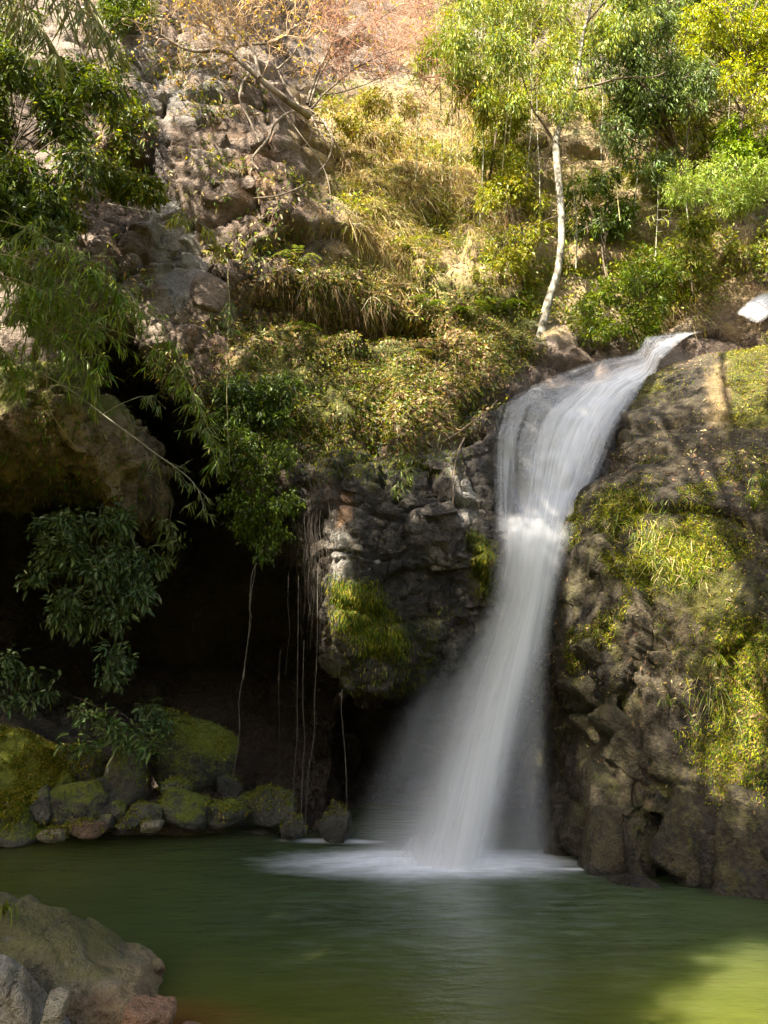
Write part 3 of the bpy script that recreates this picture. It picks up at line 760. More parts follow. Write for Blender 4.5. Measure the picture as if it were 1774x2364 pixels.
def plume_d(lo, w=1.0, sh=0.0):
    def f(u, v):
        c = np.interp(v, [0, 0.15, 0.35, 0.5, 0.625, 0.75, 0.875, 1.0], [0.52, 0.55, 0.60, 0.59, 0.54, 0.48, 0.44, 0.39]) + sh
        s = np.interp(v, [0, 0.15, 0.35, 0.6, 0.9, 1.0], [0.40, 0.29, 0.23, 0.165, 0.145, 0.17]) * w
        core = np.exp(-((u - c) / s) ** 2)
        thin = 0.09 * np.exp(-((u - 0.86) / 0.14) ** 2) + 0.10 * np.exp(-((u - 0.3) / 0.25) ** 2)
        fade = np.interp(v, [0, 0.1, 0.5, 0.9, 0.96, 1.0], [0.1, 0.9, 1.0, 0.9, 0.85, 0.6])
        return (core * fade * lo + thin * lo) * edge(u, 0.3, 0.16)
    return f
for k, (lo, dy, w, sh) in enumerate([(1.0, 0.16, 1.0, 0.02), (0.95, 0.06, 0.9, 0.0), (0.8, -0.04, 1.15, -0.02), (0.8, -0.14, 0.85, 0.0), (0.75, -0.24, 0.75, 0.02), (0.5, 0.28, 1.4, -0.05)]):
    water_sheet('plume', PL, PR, 44, 70, plume_d(lo, w, sh), M['plume'], falls, 2.9 * k + 0.7, dy, None, 0.0, 0.12)
SL = [(1080, 1420, 9.5), (1000, 1520, 9.4), (900, 1640, 9.35), (830, 1780, 9.25), (790, 1900, 9.2), (740, 2004, 9.1)]
SR = [(1260, 1420, 9.6), (1270, 1520, 9.5), (1270, 1640, 9.4), (1265, 1780, 9.3), (1260, 1900, 9.15), (1270, 2000, 9.0)]
for k, (lo, dy) in enumerate([(0.26, 0.3), (0.24, 0.0), (0.22, -0.3)]):
    water_sheet('spray', SL, SR, 30, 40, lambda u, v, lo=lo: lo * np.sin(np.pi * u ** 0.85) ** 2.6 * np.clip(v / 0.35, 0, 1) * (0.7 + 1.7 * v ** 9) * np.clip((1.04 - v) / 0.08, 0, 1), M['spray'], falls, 5.1 * k + 0.2, dy)
# the small upper cascade at the edge of the picture
casc = empty('cascade', P(1740, 725, 14.6), label='small bright cascade higher up the stream beside orange rock', category='waterfall')
CL = [(1900, 600, 16.2), (1800, 655, 15.2), (1735, 690, 14.5), (1695, 724, 14.0)]
CR = [(1900, 660, 16.0), (1820, 700, 15.0), (1785, 724, 14.3), (1755, 748, 13.8)]
for k in range(2):
    water_sheet('cascade_veil', CL, CR, 20, 24, lambda u, v: 0.95 * edge(u, 0.2, 0.2) * np.clip((1 - v) / 0.08, 0, 1), M['veil'], casc, 3.3 * k, -0.06 * k)
# thin side threads that wet the wall left of the fall
# ------------------------------------------------------------------ plant and stone builders
def unit(v):
    return v / np.maximum(np.linalg.norm(v, axis=-1, keepdims=True), 1e-9)

class Leaves:
    def __init__(s): s.v, s.q, s.t, s.tq, s.tt, s.n = [], [], [], [], [], 0
    def add(s, c, d, nrm, L, Wd, tint, kind='quad', droop=0.0, fold=0.15):
        c = np.asarray(c, float); m = len(c)
        if not m: return s
        d = unit(np.broadcast_to(d, c.shape)); L = np.broadcast_to(L, m)[:, None]; Wd = np.broadcast_to(Wd, m)[:, None]
        side = unit(np.cross(d, np.broadcast_to(nrm, c.shape) + 1e-3)); up = np.cross(side, d)
        g = np.array([0, 0, -1.0]) * L * droop
        if kind == 'quad':
            vs = [c, c + d * L * 0.45 + side * Wd * 0.5 + up * Wd * fold + g * 0.3, c + d * L + g, c + d * L * 0.45 - side * Wd * 0.5 + up * Wd * fold + g * 0.3]
            fq, ft = [[0, 1, 2, 3]], []
        elif kind == 'leaf':
            a = c + d * L * 0.3 + g * 0.12; b = c + d * L * 0.68 + g * 0.5
            vs = [c, a + side * Wd * 0.45 + up * Wd * fold, a - side * Wd * 0.45 + up * Wd * fold, b + side * Wd * 0.38 + up * Wd * fold, b - side * Wd * 0.38 + up * Wd * fold, c + d * L + g, a, b]
            fq, ft = [[1, 3, 7, 6], [6, 7, 4, 2]], [[0, 1, 6], [0, 6, 2], [3, 5, 7], [7, 5, 4]]
        else:  # blade
            a = c + d * L * 0.5 + g * 0.25
            vs = [c + side * Wd * 0.5, c - side * Wd * 0.5, a + side * Wd * 0.4, a - side * Wd * 0.4, c + d * L + g]
            fq, ft = [[0, 1, 3, 2]], [[2, 3, 4]]
        k = len(vs)
        V = np.stack(vs, 1).reshape(-1, 3)
        base = s.n + np.arange(m)[:, None] * k
        for f in fq: s.q.append(base + np.array(f)[None])
        for f in ft: s.tq.append(base + np.array(f)[None])
        s.v.append(V); s.t.append(np.repeat(np.broadcast_to(tint, (m, 3)), k, 0)); s.n += m * k
        return s
    def build(s, name, mat, parent=None, **props):
        fl = ([np.concatenate(s.q)] if s.q else []) + ([np.concatenate(s.tq)] if s.tq else [])
        me = mesh_np(name, np.concatenate(s.v), fl, smooth=False)
        put_attr(me, 'tint', np.clip(np.concatenate(s.t), 0, 1))
        if parent is not None: return child(name, me, mat, parent, **props)
        return link(name, me, mat, **props)

def tints(n, pal, var=0.3, w=None):
    """Leaf colours: drawn from a palette, each leaf a little lighter or darker."""
    pal = np.asarray(pal, float)
    i = rng.choice(len(pal), n, p=w)
    c = pal[i]; g = (c[:, 1:2] > c[:, 0:1] * 0.9)                 # green leaves are a fuller green than straw
    lum = c @ np.array([0.3, 0.6, 0.1])
    c = np.where(g, np.clip(lum[:, None] + (c - lum[:, None]) * 1.18, 0.004, 1) * [1.07, 1.02, 0.68], c)
    return c * (1 + var * (rng.random((n, 1)) * 2 - 1)) * (1 + 0.12 * (rng.random((n, 3)) * 2 - 1))

def rdir(n): return unit(rng.normal(size=(n, 3)))

class Tubes:
    def __init__(s): s.v, s.q, s.n = [], [], 0
    def add(s, pts, r0, r1=None, sides=6, wob=0.0, steps=0):
        pts = np.asarray(pts, float)
        if steps: pts = catmull(pts, np.linspace(0, 1, steps))
        m = len(pts)
        if wob: pts = pts + wob * np.stack([noise(pts * 2.3 + 5, 101), noise(pts * 2.3, 102), noise(pts * 2.3 + 9, 103)], 1) * np.linspace(0, 1, m)[:, None] ** 0.3
        r = np.linspace(r0, r0 if r1 is None else r1, m) if np.isscalar(r0) else np.interp(np.linspace(0, 1, m), np.linspace(0, 1, len(r0)), r0)
        tan = unit(np.gradient(pts, axis=0)); ref = np.array([0.31, 0.87, 0.38])
        a = unit(np.cross(tan, ref)); b = np.cross(tan, a)
        th = np.linspace(0, 2 * np.pi, sides, endpoint=False)
        V = pts[:, None] + r[:, None, None] * (np.cos(th)[None, :, None] * a[:, None] + np.sin(th)[None, :, None] * b[:, None])
        i = s.n + np.arange(m * sides).reshape(m, sides)
        j = np.roll(i, -1, 1)
        s.q.append(np.stack([i[:-1], j[:-1], j[1:], i[1:]], -1).reshape(-1, 4)); s.v.append(V.reshape(-1, 3)); s.n += m * sides
        return pts
    def sticks(s, A, B, r0, r1, sides=3):
        """Many short straight twigs at once."""
        A, B = np.asarray(A, float), np.asarray(B, float); m = len(A)
        if not m: return
        t = unit(B - A); a = unit(np.cross(t, [0.31, 0.87, 0.38])); b = np.cross(t, a)
        th = np.linspace(0, 2 * np.pi, sides, endpoint=False)
        ring = np.cos(th)[None, :, None] * a[:, None] + np.sin(th)[None, :, None] * b[:, None]
        V = np.concatenate([A[:, None] + r0 * ring, B[:, None] + r1 * ring], 1)
        i = s.n + np.arange(m)[:, None] * 2 * sides
        for k in range(sides):
            s.q.append(np.stack([i[:, 0] + k, i[:, 0] + (k + 1) % sides, i[:, 0] + sides + (k + 1) % sides, i[:, 0] + sides + k], 1))
        s.v.append(V.reshape(-1, 3)); s.n += m * 2 * sides
    def build(s, name, mat, parent=None, **props):
        me = mesh_np(name, np.concatenate(s.v), np.concatenate(s.q))
        if parent is not None: return child(name, me, mat, parent, **props)
        return link(name, me, mat, **props)

bpy.context.view_layer.update()
DG = bpy.context.evaluated_depsgraph_get()
BYNAME = {o.name: o for o in (cliff, wall, outcrop, shelf, bank)}
def hit(px, py, back=0.0, default=12.0):
    """Where the line of sight of a spot meets the rock."""
    q = P(px, py, 10.0)
    d = Vector(q - EYE).normalized()
    best = None
    for o in BYNAME.values():
        ok, loc, nn, _ = o.ray_cast(Vector(EYE), d)
        if ok and (best is None or loc.y < best.y): best = loc
    if best is None: return P(px, py, default)
    return np.array(best) + back * np.array(d)

def hitY(px, py): return hit(px, py)[1]

GEO = {}
def scatter(n, weight, names=None):
    """n points on the rock with normals, drawn with the given weight(name, centre, normal, px, py)."""
    C, Nn, A = [], [], []
    for (nm, c, q, nr) in SOLIDS:
        if names and nm not in names: continue
        if nm not in GEO:
            v = c[q]
            ctr = v.mean(1); fn = np.cross(v[:, 2] - v[:, 0], v[:, 3] - v[:, 1]); ln = np.linalg.norm(fn, axis=1)
            nq = fn / np.maximum(ln, 1e-12)[:, None]
            px, py = proj(ctr)
            ok = (((EYE - ctr) * nq).sum(1) > -0.15 * np.linalg.norm(EYE - ctr, axis=1)) & (px > -250) & (px < W + 250) & (py > -250) & (py < H + 100)
            GEO[nm] = (v[ok], ctr[ok], nq[ok], 0.5 * ln[ok], px[ok], py[ok])
        v, ctr, nq, area, px, py = GEO[nm]
        C.append(v); Nn.append(nq); A.append(np.clip(weight(nm, ctr, nq, px, py), 0, None) * area)
    V = np.concatenate(C); NN = np.concatenate(Nn); A = np.concatenate(A)
    i = rng.choice(len(A), n, p=A / A.sum())
    a, b = rng.random((n, 1)), rng.random((n, 1))
    v = V[i]
    p = (v[:, 0] * (1 - a) + v[:, 1] * a) * (1 - b) + (v[:, 3] * (1 - a) + v[:, 2] * a) * b
    return p, NN[i]

# ---- stones: many flat faces cut from a lump
def stone_mesh(size, seed, planes=13, res=18, tilt=(0, 0, 0), rough=0.05, edge_r=0.085, flatness=0.32):
    r = np.random.default_rng(seed)
    sx, sy, sz = np.asarray(size, float) / 2
    h = 2.5 / res
    g = np.arange(-1.25, 1.25 + h, h)
    X, Y, Z = np.meshgrid(g, g, g, indexing='ij')
    f = np.full(X.shape, -9.0)
    dirs = unit(r.normal(size=(planes, 3)))
    dirs = np.concatenate([dirs, [[1, 0, .1], [-1, .1, 0], [0, 1, 0], [0, -1, .1], [.1, 0, 1], [0, 0, -1]]])
    dirs = unit(dirs + 0.18 * r.normal(size=dirs.shape))
    k = 1 / edge_r
    acc = 0
    for d in dirs:
        off = 1.0 - flatness * r.random()
        acc = acc + np.exp(np.clip(k * 2.2 * (X * d[0] + Y * d[1] + Z * d[2] - off), -60, 60))
    f = np.log(acc) / (k * 2.2)
    p = np.stack([X, Y, Z], -1)
    f = f + rough * fbm(p * 2.2 + seed, 3, seed % 97)
    f = np.maximum(f, np.maximum(np.maximum(abs(X), abs(Y)), abs(Z)) - 1.13)
    v, q = surface_nets(f.astype(np.float32), np.array([g[0]] * 3), h)
    v = v * [sx, sy, sz]
    R = Matrix.Rotation(tilt[2], 3, 'Z') @ Matrix.Rotation(tilt[1], 3, 'Y') @ Matrix.Rotation(tilt[0], 3, 'X')
    return v @ np.array(R).T, q

def stone(name, centre, size, seed, mat, tilt=(0, 0, 0), paint=(0.3, 0.1, 0.0), paint2=(0.0, 0.0), up=0.5, parent=None, solid=True, levels=1, grain=0.03, **kw):
    v, q = stone_mesh(size, seed, tilt=tilt, **kw)
    c, q = subdiv(v + centre, q, levels)
    n = vnormals(c, q)
    s = float(np.mean(size))
    b, kk, _ = blocks(c, (s * 0.35,) * 3, 500 + seed)
    c = c + n * (grain * s * (fbm(c * 4 / max(s, 0.2), 4, seed) + 0.5 * b - 0.5 * np.exp(-kk / 0.05)))[:, None]
    n = vnormals(c, q)
    me = mesh_np(name, c, q)
    m = paint[0] + up * np.clip(n[:, 2], -0.3, 1)
    wl = soft(c[:, 2] - 0.06, 0.12)                       # the wet line just above the water
    put_attr(me, 'paint', np.clip(np.stack([m - wl * 0.4, paint[1] + 0.5 * wl, 0 * m + paint[2]], 1), 0, 1))
    put_attr(me, 'paint2', np.concatenate([np.zeros((len(c), 2)) + paint2, 0.5 + 0.5 * fbm(c * 1.5, 3, 98)[:, None]], 1))
    if solid: SOLIDS.append((name + str(seed), c, q, n))
    if parent is not None: return link(name, me, mat, parent)
    return link(name, me, mat)
# ------------------------------------------------------------------ boulders on the left shore
def R_(*a): return tuple(math.radians(x) for x in a)
# (x0, y0, x1, y1 in the photograph, distance, tilt, moss, wet, red, label)
SHORE = [
    (-60, 1705, 122, 1840, 10.3, R_(0, 8, 10), .95, 0, 0, 'large mound of a boulder covered in bright yellow moss at the picture edge'),
    (-40, 1828, 84, 1945, 9.85, R_(0, -10, 20), .6, .1, 0, 'mossy green boulder at the water below the yellow mossy mound'),
    (52, 1822, 122, 1898, 9.98, R_(0, 38, 10), .2, .2, 0, 'bare slab leaning against the green boulder under the yellow mound'),
    (92, 1790, 160, 1856, 10.25, R_(0, 0, 40), .8, 0, 0, 'round mossy stone beside the yellow mossy mound'),
    (88, 1818, 224, 1910, 10.0, R_(0, -18, 15), .62, .1, 0, 'broad mossy boulder between the leaning slab and the grey upright stone'),
    (112, 1735, 242, 1808, 10.5, R_(0, 15, 0), .05, .3, 0, 'dark bare boulder right of the yellow mossy mound'),
    (203, 1808, 268, 1904, 10.15, R_(0, 8, 30), .05, .15, 0, 'grey upright stone without moss beside the broad mossy boulder'),
    (238, 1716, 334, 1856, 10.35, R_(0, 4, 12), .5, 0, .3, 'squarish upright boulder with orange brown side and moss on top'),
    (320, 1672, 505, 1838, 10.75, R_(0, 14, -8), .7, .2, 0, 'big sloping dark slab with dull green moss at the cave mouth'),
    (380, 1800, 440, 1835, 10.35, R_(0, -5, 8), .5, .2, 0, 'thin flat stone lying against the big sloping slab'),
    (296, 1856, 366, 1908, 10.05, R_(0, -6, 25), .35, .2, 0, 'low pale green stone below the squarish upright boulder'),
    (346, 1828, 486, 1918, 10.15, R_(0, 10, -5), .65, .2, 0, 'wide mossy boulder at the water in front of the sloping slab'),
    (470, 1846, 566, 1914, 10.25, R_(0, -8, 15), .5, .3, 0, 'dim green boulder right of the wide mossy boulder'),
    (556, 1822, 680, 1908, 10.5, R_(0, 12, 0), .3, .4, 0, 'dark wet boulder in the cave behind the hanging roots'),
    (156, 1893, 234, 1938, 9.75, R_(0, 5, 0), .0, .2, .75, 'reddish brown stone half in the water'),
    (82, 1915, 148, 1946, 9.6, R_(0, 0, 0), .0, .2, 0, 'small pale flat stone in the water at the shore'),
    (277, 1884, 318, 1916, 9.85, R_(0, 0, 20), .3, .1, 0, 'small round stone right of the reddish stone'),
    (322, 1898, 372, 1924, 9.8, R_(0, -8, 0), .1, .1, 0, 'small flat pale stone at the edge of the water below the wide boulder'),
    (246, 1852, 284, 1892, 10.0, R_(0, 20, 0), .4, .1, 0, 'small mossy stone wedged under the squarish boulder'),
    (225, 1884, 262, 1916, 9.9, R_(0, 10, 0), .2, .1, .3, 'small brown stone under the grey upright stone'),
    (644, 1888, 706, 1932, 10.0, R_(0, -14, 0), .0, .6, .1, 'dark pointed rock at the water behind the left hanging roots'),
    (738, 1872, 812, 1936, 10.05, R_(0, 20, 0), .0, .7, 0, 'dark wet rock at the water beside the white spray'),
    (500, 1790, 560, 1852, 10.8, R_(0, 12, 0), .2, .5, 0, 'dark stone deep in the cave behind the dim green boulder'),
]
for i, (x0, y0, x1, y1, Y, tl, mo, we, re, lab) in enumerate(SHORE):
    cx, cy_ = (x0 + x1) / 2, (y0 + y1) / 2
    c = P(cx, cy_, Y); s = Y / F * 1.03
    w, h = (x1 - x0) * s * 1.08, (y1 - y0) * s * 1.12
    dpt = max(0.6 * w, 0.8 * h)
    o = stone('boulder', c + [0, dpt * 0.25, 0], (w, dpt, h), 11 + 7 * i, M['palestone'] if i in (15, 17) else M['boulder'], tl, (mo - 0.15, we, re), (0.1, 0.0), up=0.5)
    o['label'] = lab; o['category'] = 'boulder'; o['group'] = 'boulders along the left shore'
# a bed of smaller rubble that holds them
# ---- the rocks in the near corner
fb = empty('foreground_boulder', P(60, 2300, 4.9), label='big grey boulder with lichen and orange waterline in the near corner', category='boulder')
def hull_stone(name, outline, Y, depth, seed, mat, parent=None, lean=0.0, paint=None, h=0.045, rnd=0.12, rough=0.03):
    pl = px_poly(outline, Y + depth * 0.8)
    x0, z0 = pl.min(0) - 0.15; x1, z1 = pl.max(0) + 0.15
    gx, gy, gz = np.arange(x0, x1, h), np.arange(Y - depth * .5 - .2, Y + depth + .2, h), np.arange(z0, z1, h)
    X, Z = np.meshgrid(gx, gz, indexing='ij')
    sd = poly_sd(X, Z, pl)
    t = np.clip(1 + sd / rnd, 0, 1); e = rnd * (1 - np.sqrt(np.clip(1 - t * t, 0, 1)))
    front = Y + lean * (Z - pl[:, 1].min()) + e
    f = np.maximum(np.maximum(front[:, None] - gy[None, :, None], gy[None, :, None] - (Y + depth - e)[:, None]), sd[:, None])
    pp = np.stack(np.meshgrid(gx, gy, gz, indexing='ij'), -1)
    f = f + rough * 1.5 * fbm(pp * 3, 3, seed)
    v, q = surface_nets(f.astype(np.float32), np.array([x0, gy[0], z0]), h)
    c, q = subdiv(v, q, 1); n = vnormals(c, q)
    b, kk, _ = blocks(c, (0.3, 0.3, 0.22), 700 + seed)
    c = c + n * (rough * (b * 0.6 + 0.8 * fbm(c * 5, 4, seed) - 0.6 * np.exp(-kk / 0.05)))[:, None]
    n = vnormals(c, q); me = mesh_np(name, c, q)
    p1, p2 = paint(c, n)
    put_attr(me, 'paint', np.clip(np.stack(p1, 1), 0, 1)); put_attr(me, 'paint2', np.clip(np.stack(p2 + [0.5 + 0.5 * fbm(c * 1.7, 3, 98)], 1), 0, 1))
    o = child(name, me, mat, parent) if parent is not None else link(name, me, mat)
    SOLIDS.append((name, c, q, n))
    return o
def fpaint(c, n):
    nz = fbm(c * 2.5, 4, 77)
    red = 0.9 * soft(c[:, 2] - 0.16 - 0.1 * nz - 0.05 * (c[:, 0] + 1.5), 0.22)
    moss = 0.36 + 0.6 * nz + 0.35 * n[:, 2] - red
    return [moss, 0.35 * soft(c[:, 2] - 0.1, 0.15), red], [0.02 + 0.6 * np.clip(fbm(c * 6, 3, 78) * 2.5 - 0.2, 0, 1), 0.35 * red + 0.4 * n[:, 2]]
hull_stone('rock', [(-420, 2040), (-60, 2070), (60, 2096), (180, 2136), (262, 2186), (318, 2206), (352, 2232), (366, 2264), (384, 2300), (392, 2340), (330, 2440), (-420, 2600)], 4.55, 1.24, 3, M['greystone'], fb, 0.55, fpaint, 0.045, 0.10, 0.032)
o = hull_stone('pale_boulder', [(-200, 2200), (0, 2212), (36, 2214), (70, 2250), (92, 2276), (108, 2300), (150, 2360), (190, 2440), (120, 2560), (-200, 2600)], 4.35, 0.55, 9, M['palestone'], None, 0.35, lambda c, n: ([0.02 + 0 * c[:, 0], 0 * c[:, 0], 0 * c[:, 0]], [0.55 + 0 * c[:, 0], 0 * c[:, 0]]), 0.035, 0.08)
o['label'] = 'pale cream pitted rock at the bottom corner before the grey boulder'; o['category'] = 'boulder'
for i, (x0, y0, x1, y1, Y, mat, lab) in enumerate([
        (290, 2322, 392, 2400, 4.85, 'pinkstone', 'pinkish stone at the tip of the grey boulder'),
        (104, 2284, 152, 2420, 4.5, 'palestone', 'narrow pale slab standing between the pale rock and the grey boulder'),
        (380, 2320, 470, 2440, 4.85, 'pinkstone', 'brown stone under the shallow water at the boulder tip')]):
    c = P((x0 + x1) / 2, (y0 + y1) / 2, Y); s = Y / F * 1.1
    o = stone('stone', c, ((x1 - x0) * s, (x1 - x0) * s * 1.2, (y1 - y0) * s), 301 + i, M[mat], R_(0, [10, 12, 0][i], 20 * i), (0.0, .3, .4 if i != 1 else 0), (0, 0.2), up=0.05, planes=6, edge_r=0.07, flatness=0.35)
    o['label'] = lab; o['category'] = 'stone'; o['group'] = 'stones in the near corner'
    if i == 2: o.location.z -= 0.12

# ---- single blocks that stand out of the rock faces: parts of the faces
def face_block(parent, x0, y0, x1, y1, seed, mat, tilt=(0, 0, 0), proud=0.12, paint=(0.0, 0.0, 0.1), paint2=(0.5, 0.0), depth=0.7):
    q = hit((x0 + x1) / 2, (y0 + y1) / 2)
    s = q[1] / F
    stone('rock_block', q + [0, depth * 0.5 - proud, 0], ((x1 - x0) * s * 1.02, depth, (y1 - y0) * s * 1.05), seed, mat, tilt, paint, paint2, up=0.15, parent=parent, solid=True, flatness=0.10, planes=3, edge_r=0.055, rough=0.03, res=13, grain=0.045)
BL = [(318, 66, 396, 150, 0), (378, 114, 444, 188, 1), (446, 122, 526, 188, 1), (384, 186, 452, 262, 1), (452, 200, 540, 262, 2), (310, 188, 386, 262, 0), (262, 96, 330, 150, 0), (372, 286, 470, 372, 2), (440, 300, 540, 400, 2), (470, 262, 550, 310, 2),
      (356, 446, 430, 516, 1), (372, 515, 452, 600, 1), (405, 580, 470, 664, 1), (378, 664, 440, 740, 1), (455, 430, 540, 500, 2), (462, 510, 540, 590, 2), (240, 440, 310, 540, 2), (160, 520, 250, 640, 2), (250, 560, 330, 640, 2), (300, 640, 380, 720, 2),
      (440, 640, 520, 720, 2), (330, 740, 420, 820, 2), (430, 760, 530, 840, 2), (540, 380, 620, 450, 2), (560, 460, 640, 520, 2), (470, 370, 560, 430, 2), (330, 390, 400, 440, 1), (200, 700, 300, 770, 2), (230, 640, 300, 700, 2), (530, 300, 620, 370, 2)]
for i, (x0, y0, x1, y1, k) in enumerate(BL):
    t = R_(rng.uniform(-8, 8), rng.uniform(-14, 14), rng.uniform(-18, 18))
    face_block(cliff, x0, y0, x1, y1, 900 + i, M['cliff'], t, 0.02, (0.0, 0.0, (0.1, 0.1, 0.3)[k]), ((0.45, 0.75, 0.12)[k], 0.1))
WB = [(800, 1110, 880, 1160), (880, 1060, 960, 1110), (820, 1170, 900, 1225), (930, 1120, 1010, 1170), (1000, 1050, 1070, 1110), (1040, 1130, 1130, 1215), (940, 1210, 1050, 1262), (880, 1230, 950, 1290), (1010, 1260, 1090, 1330), (760, 1230, 830, 1290),
      (800, 1290, 880, 1340), (930, 1300, 1000, 1380), (1040, 1340, 1110, 1430), (780, 1500, 880, 1590), (880, 1480, 960, 1560), (980, 1390, 1050, 1470), (870, 1150, 930, 1200), (960, 1165, 1040, 1205)]
for i, (x0, y0, x1, y1) in enumerate(WB):
    pale = i in (5, 9, 10)
    y0, y1 = y0 * .75 + y1 * .25, y0 * .25 + y1 * .75
    face_block(wall, x0 - 10, y0, x1 + 10, y1, 1200 + i, M['fallrock'], R_(rng.uniform(-8, 8), rng.uniform(-10, 10), rng.uniform(-15, 15)), -0.02, (0.1, 0.1 if pale else 0.5, 0.0), (0.45 if pale else 0.1, 0.0), 0.5)
OB = [(1320, 1590, 1490, 1645, R_(0, 42, 0)), (1380, 1675, 1560, 1735, R_(0, 44, 0)), (1420, 1750, 1570, 1805, R_(0, 40, 0)), (1370, 1790, 1530, 1900, R_(0, 8, 10)), (1380, 1890, 1540, 2040, R_(0, -4, 5)), (1320, 1880, 1400, 1990, R_(0, 20, 0)), (1560, 1880, 1720, 2030, R_(0, 28, 0)), (1700, 1860, 1860, 2040, R_(0, 10, 0)), (1600, 1990, 1700, 2070, R_(0, 5, 0)), (1400, 1400, 1440, 1620, R_(0, 6, 0)), (1340, 1500, 1450, 1540, R_(0, 46, 0)), (1330, 1680, 1450, 1720, R_(0, 48, 0))]
for i, (x0, y0, x1, y1, t) in enumerate(OB):
    face_block(outcrop, x0, y0, x1, y1, 1400 + i, M['outcrop'], t, -0.05, (0.38, 0.4 if i < 6 else 0.25, 0.1 if i in (2, 3) else 0), (0.0, 0.0), 0.7)
# ------------------------------------------------------------------ ground cover: moss, grass, creeping leaves, litter (nobody could count these)
YG = [(0.24, 0.25, 0.035), (0.18, 0.21, 0.03), (0.29, 0.26, 0.05), (0.13, 0.165, 0.025)]      # sunlit yellow green
MG = [(0.085, 0.13, 0.025), (0.11, 0.15, 0.03), (0.06, 0.095, 0.02)]                          # mid green
DG_ = [(0.025, 0.05, 0.018), (0.035, 0.06, 0.02), (0.02, 0.038, 0.015)]                         # dark green
DRY = [(0.50, 0.40, 0.19), (0.40, 0.30, 0.13), (0.31, 0.22, 0.10), (0.56, 0.48, 0.28)]          # straw
BRN = [(0.17, 0.10, 0.05), (0.10, 0.06, 0.03), (0.26, 0.17, 0.09), (0.34, 0.24, 0.14)]          # fallen leaves
MOSS = [(0.25, 0.22, 0.03), (0.17, 0.17, 0.025), (0.29, 0.24, 0.045), (0.11, 0.12, 0.02)]
SLOPE = [(760, 230), (990, 190), (1010, -120), (1800, -120), (1790, 640), (1640, 690), (1450, 780), (1300, 740), (1100, 720), (840, 640), (800, 480)]
LEDGE = [(500, 880), (560, 720), (600, 640), (800, 620), (1100, 720), (1240, 800), (1130, 930), (1060, 1000), (900, 1030), (700, 1050), (520, 1010), (480, 940)]
DOWN = np.array([0, 0, -1.0])
def clumpy(c, f, s, lo, hi): return np.clip((fbm(c * f, 3, s) - lo) / (hi - lo), 0, 1)
def cover(name, n, weight, label, L, Wd, pal, kind='quad', mat='leaf', out=0.6, down=0.5, rnd=0.8, droop=0.3, lift=0.0, names=None, flat=False, var=0.35, w=None):
    p, nr = scatter(n, weight, names)
    d = unit(nr * out + DOWN * down + rnd * rdir(n))
    nn = unit(nr + 0.5 * rdir(n) + [0, 0, 0.4])
    if flat: d, nn = unit(np.cross(nr, rdir(n)) + 0.15 * nr), nr + 0.35 * rdir(n)
    ll = rng.uniform(L[0], L[1], n)
    lv = Leaves().add(p + nr * lift * rng.random((n, 1)), d, nn, ll, ll * Wd if Wd > 0.2 else np.full(n, Wd) * rng.uniform(0.6, 1.4, n), tints(n, pal, var, w), kind, droop)
    return lv.build(name, M[mat], kind='stuff', label=label)
def slope_w(nm, c, nr, px, py):
    return region(px, py, SLOPE, 90)
BARE = [[(990, 560), (1110, 590), (1090, 690), (1010, 690)], [(1330, 500), (1440, 530), (1440, 590), (1350, 580)], [(1650, 590), (1774, 640), (1774, 760), (1660, 730)], [(1310, 300), (1420, 290), (1440, 370), (1330, 370)], [(860, 180), (1010, 210), (1000, 270), (880, 270)]]
def not_bare(px, py):
    t = np.ones(px.shape)
    for b in BARE: t = t * (1 - 0.9 * region(px, py, b, 50))
    return t
cover('dry_grass', 22000, lambda nm, c, nr, px, py: (region(px, py, [(770, 250), (1130, 260), (1250, 520), (1150, 700), (870, 660), (810, 480)], 90) * clumpy(c, 0.8, 201, -0.3, 0.3) + 0.35 * region(px, py, [(1430, 560), (1620, 540), (1640, 720), (1480, 760)], 80)) * not_bare(px, py),
      'straw coloured dry grass hanging over the sunny slope', (0.16, 0.5), 0.010, DRY + [(0.20, 0.20, 0.05)], 'blade', 'drygrass', 0.45, 0.55, 0.5, 0.5, names=['cliff'])
cover('slope_foliage', 56000, lambda nm, c, nr, px, py: slope_w(nm, c, nr, px, py) * (0.05 + clumpy(c, 1.0, 211, 0.05, 0.35)) * not_bare(px, py) * (1 + 1.2 * region(px, py, [(1000, -120), (1800, -120), (1800, 330), (1300, 300), (1050, 220)], 90)) * (1 - 0.5 * region(px, py, [(740, 280), (1040, 280), (1080, 640), (800, 640)], 120)),
      'small leaved green and yellow plants covering the sunny slope', (0.05, 0.13), 0.42, YG + YG + MG[:2], 'quad', 'leaf', 0.7, 0.25, 0.9, 0.3, 0.28, names=['cliff'])
cover('slope_grass', 22000, lambda nm, c, nr, px, py: slope_w(nm, c, nr, px, py) * clumpy(c, 0.7, 221, -0.1, 0.25) * not_bare(px, py),
      'green grass tufts among the plants of the sunny slope', (0.15, 0.42), 0.011, YG + MG, 'blade', 'leaf', 0.6, -0.1, 0.6, 0.7, names=['cliff'])
cover('ledge_foliage', 42000, lambda nm, c, nr, px, py: region(px, py, LEDGE, 90) * (0.2 + clumpy(c, 1.3, 231, -0.2, 0.2)),
      'low creeping leaves and moss on the ledge beside the fall', (0.03, 0.085), 0.42, MG + YG[:3] + DRY[2:3] + BRN[:2] + DG_[:1], 'quad', 'leaf', 0.6, 0.3, 0.9, 0.3, 0.10, names=['cliff', 'fall_cliff'])
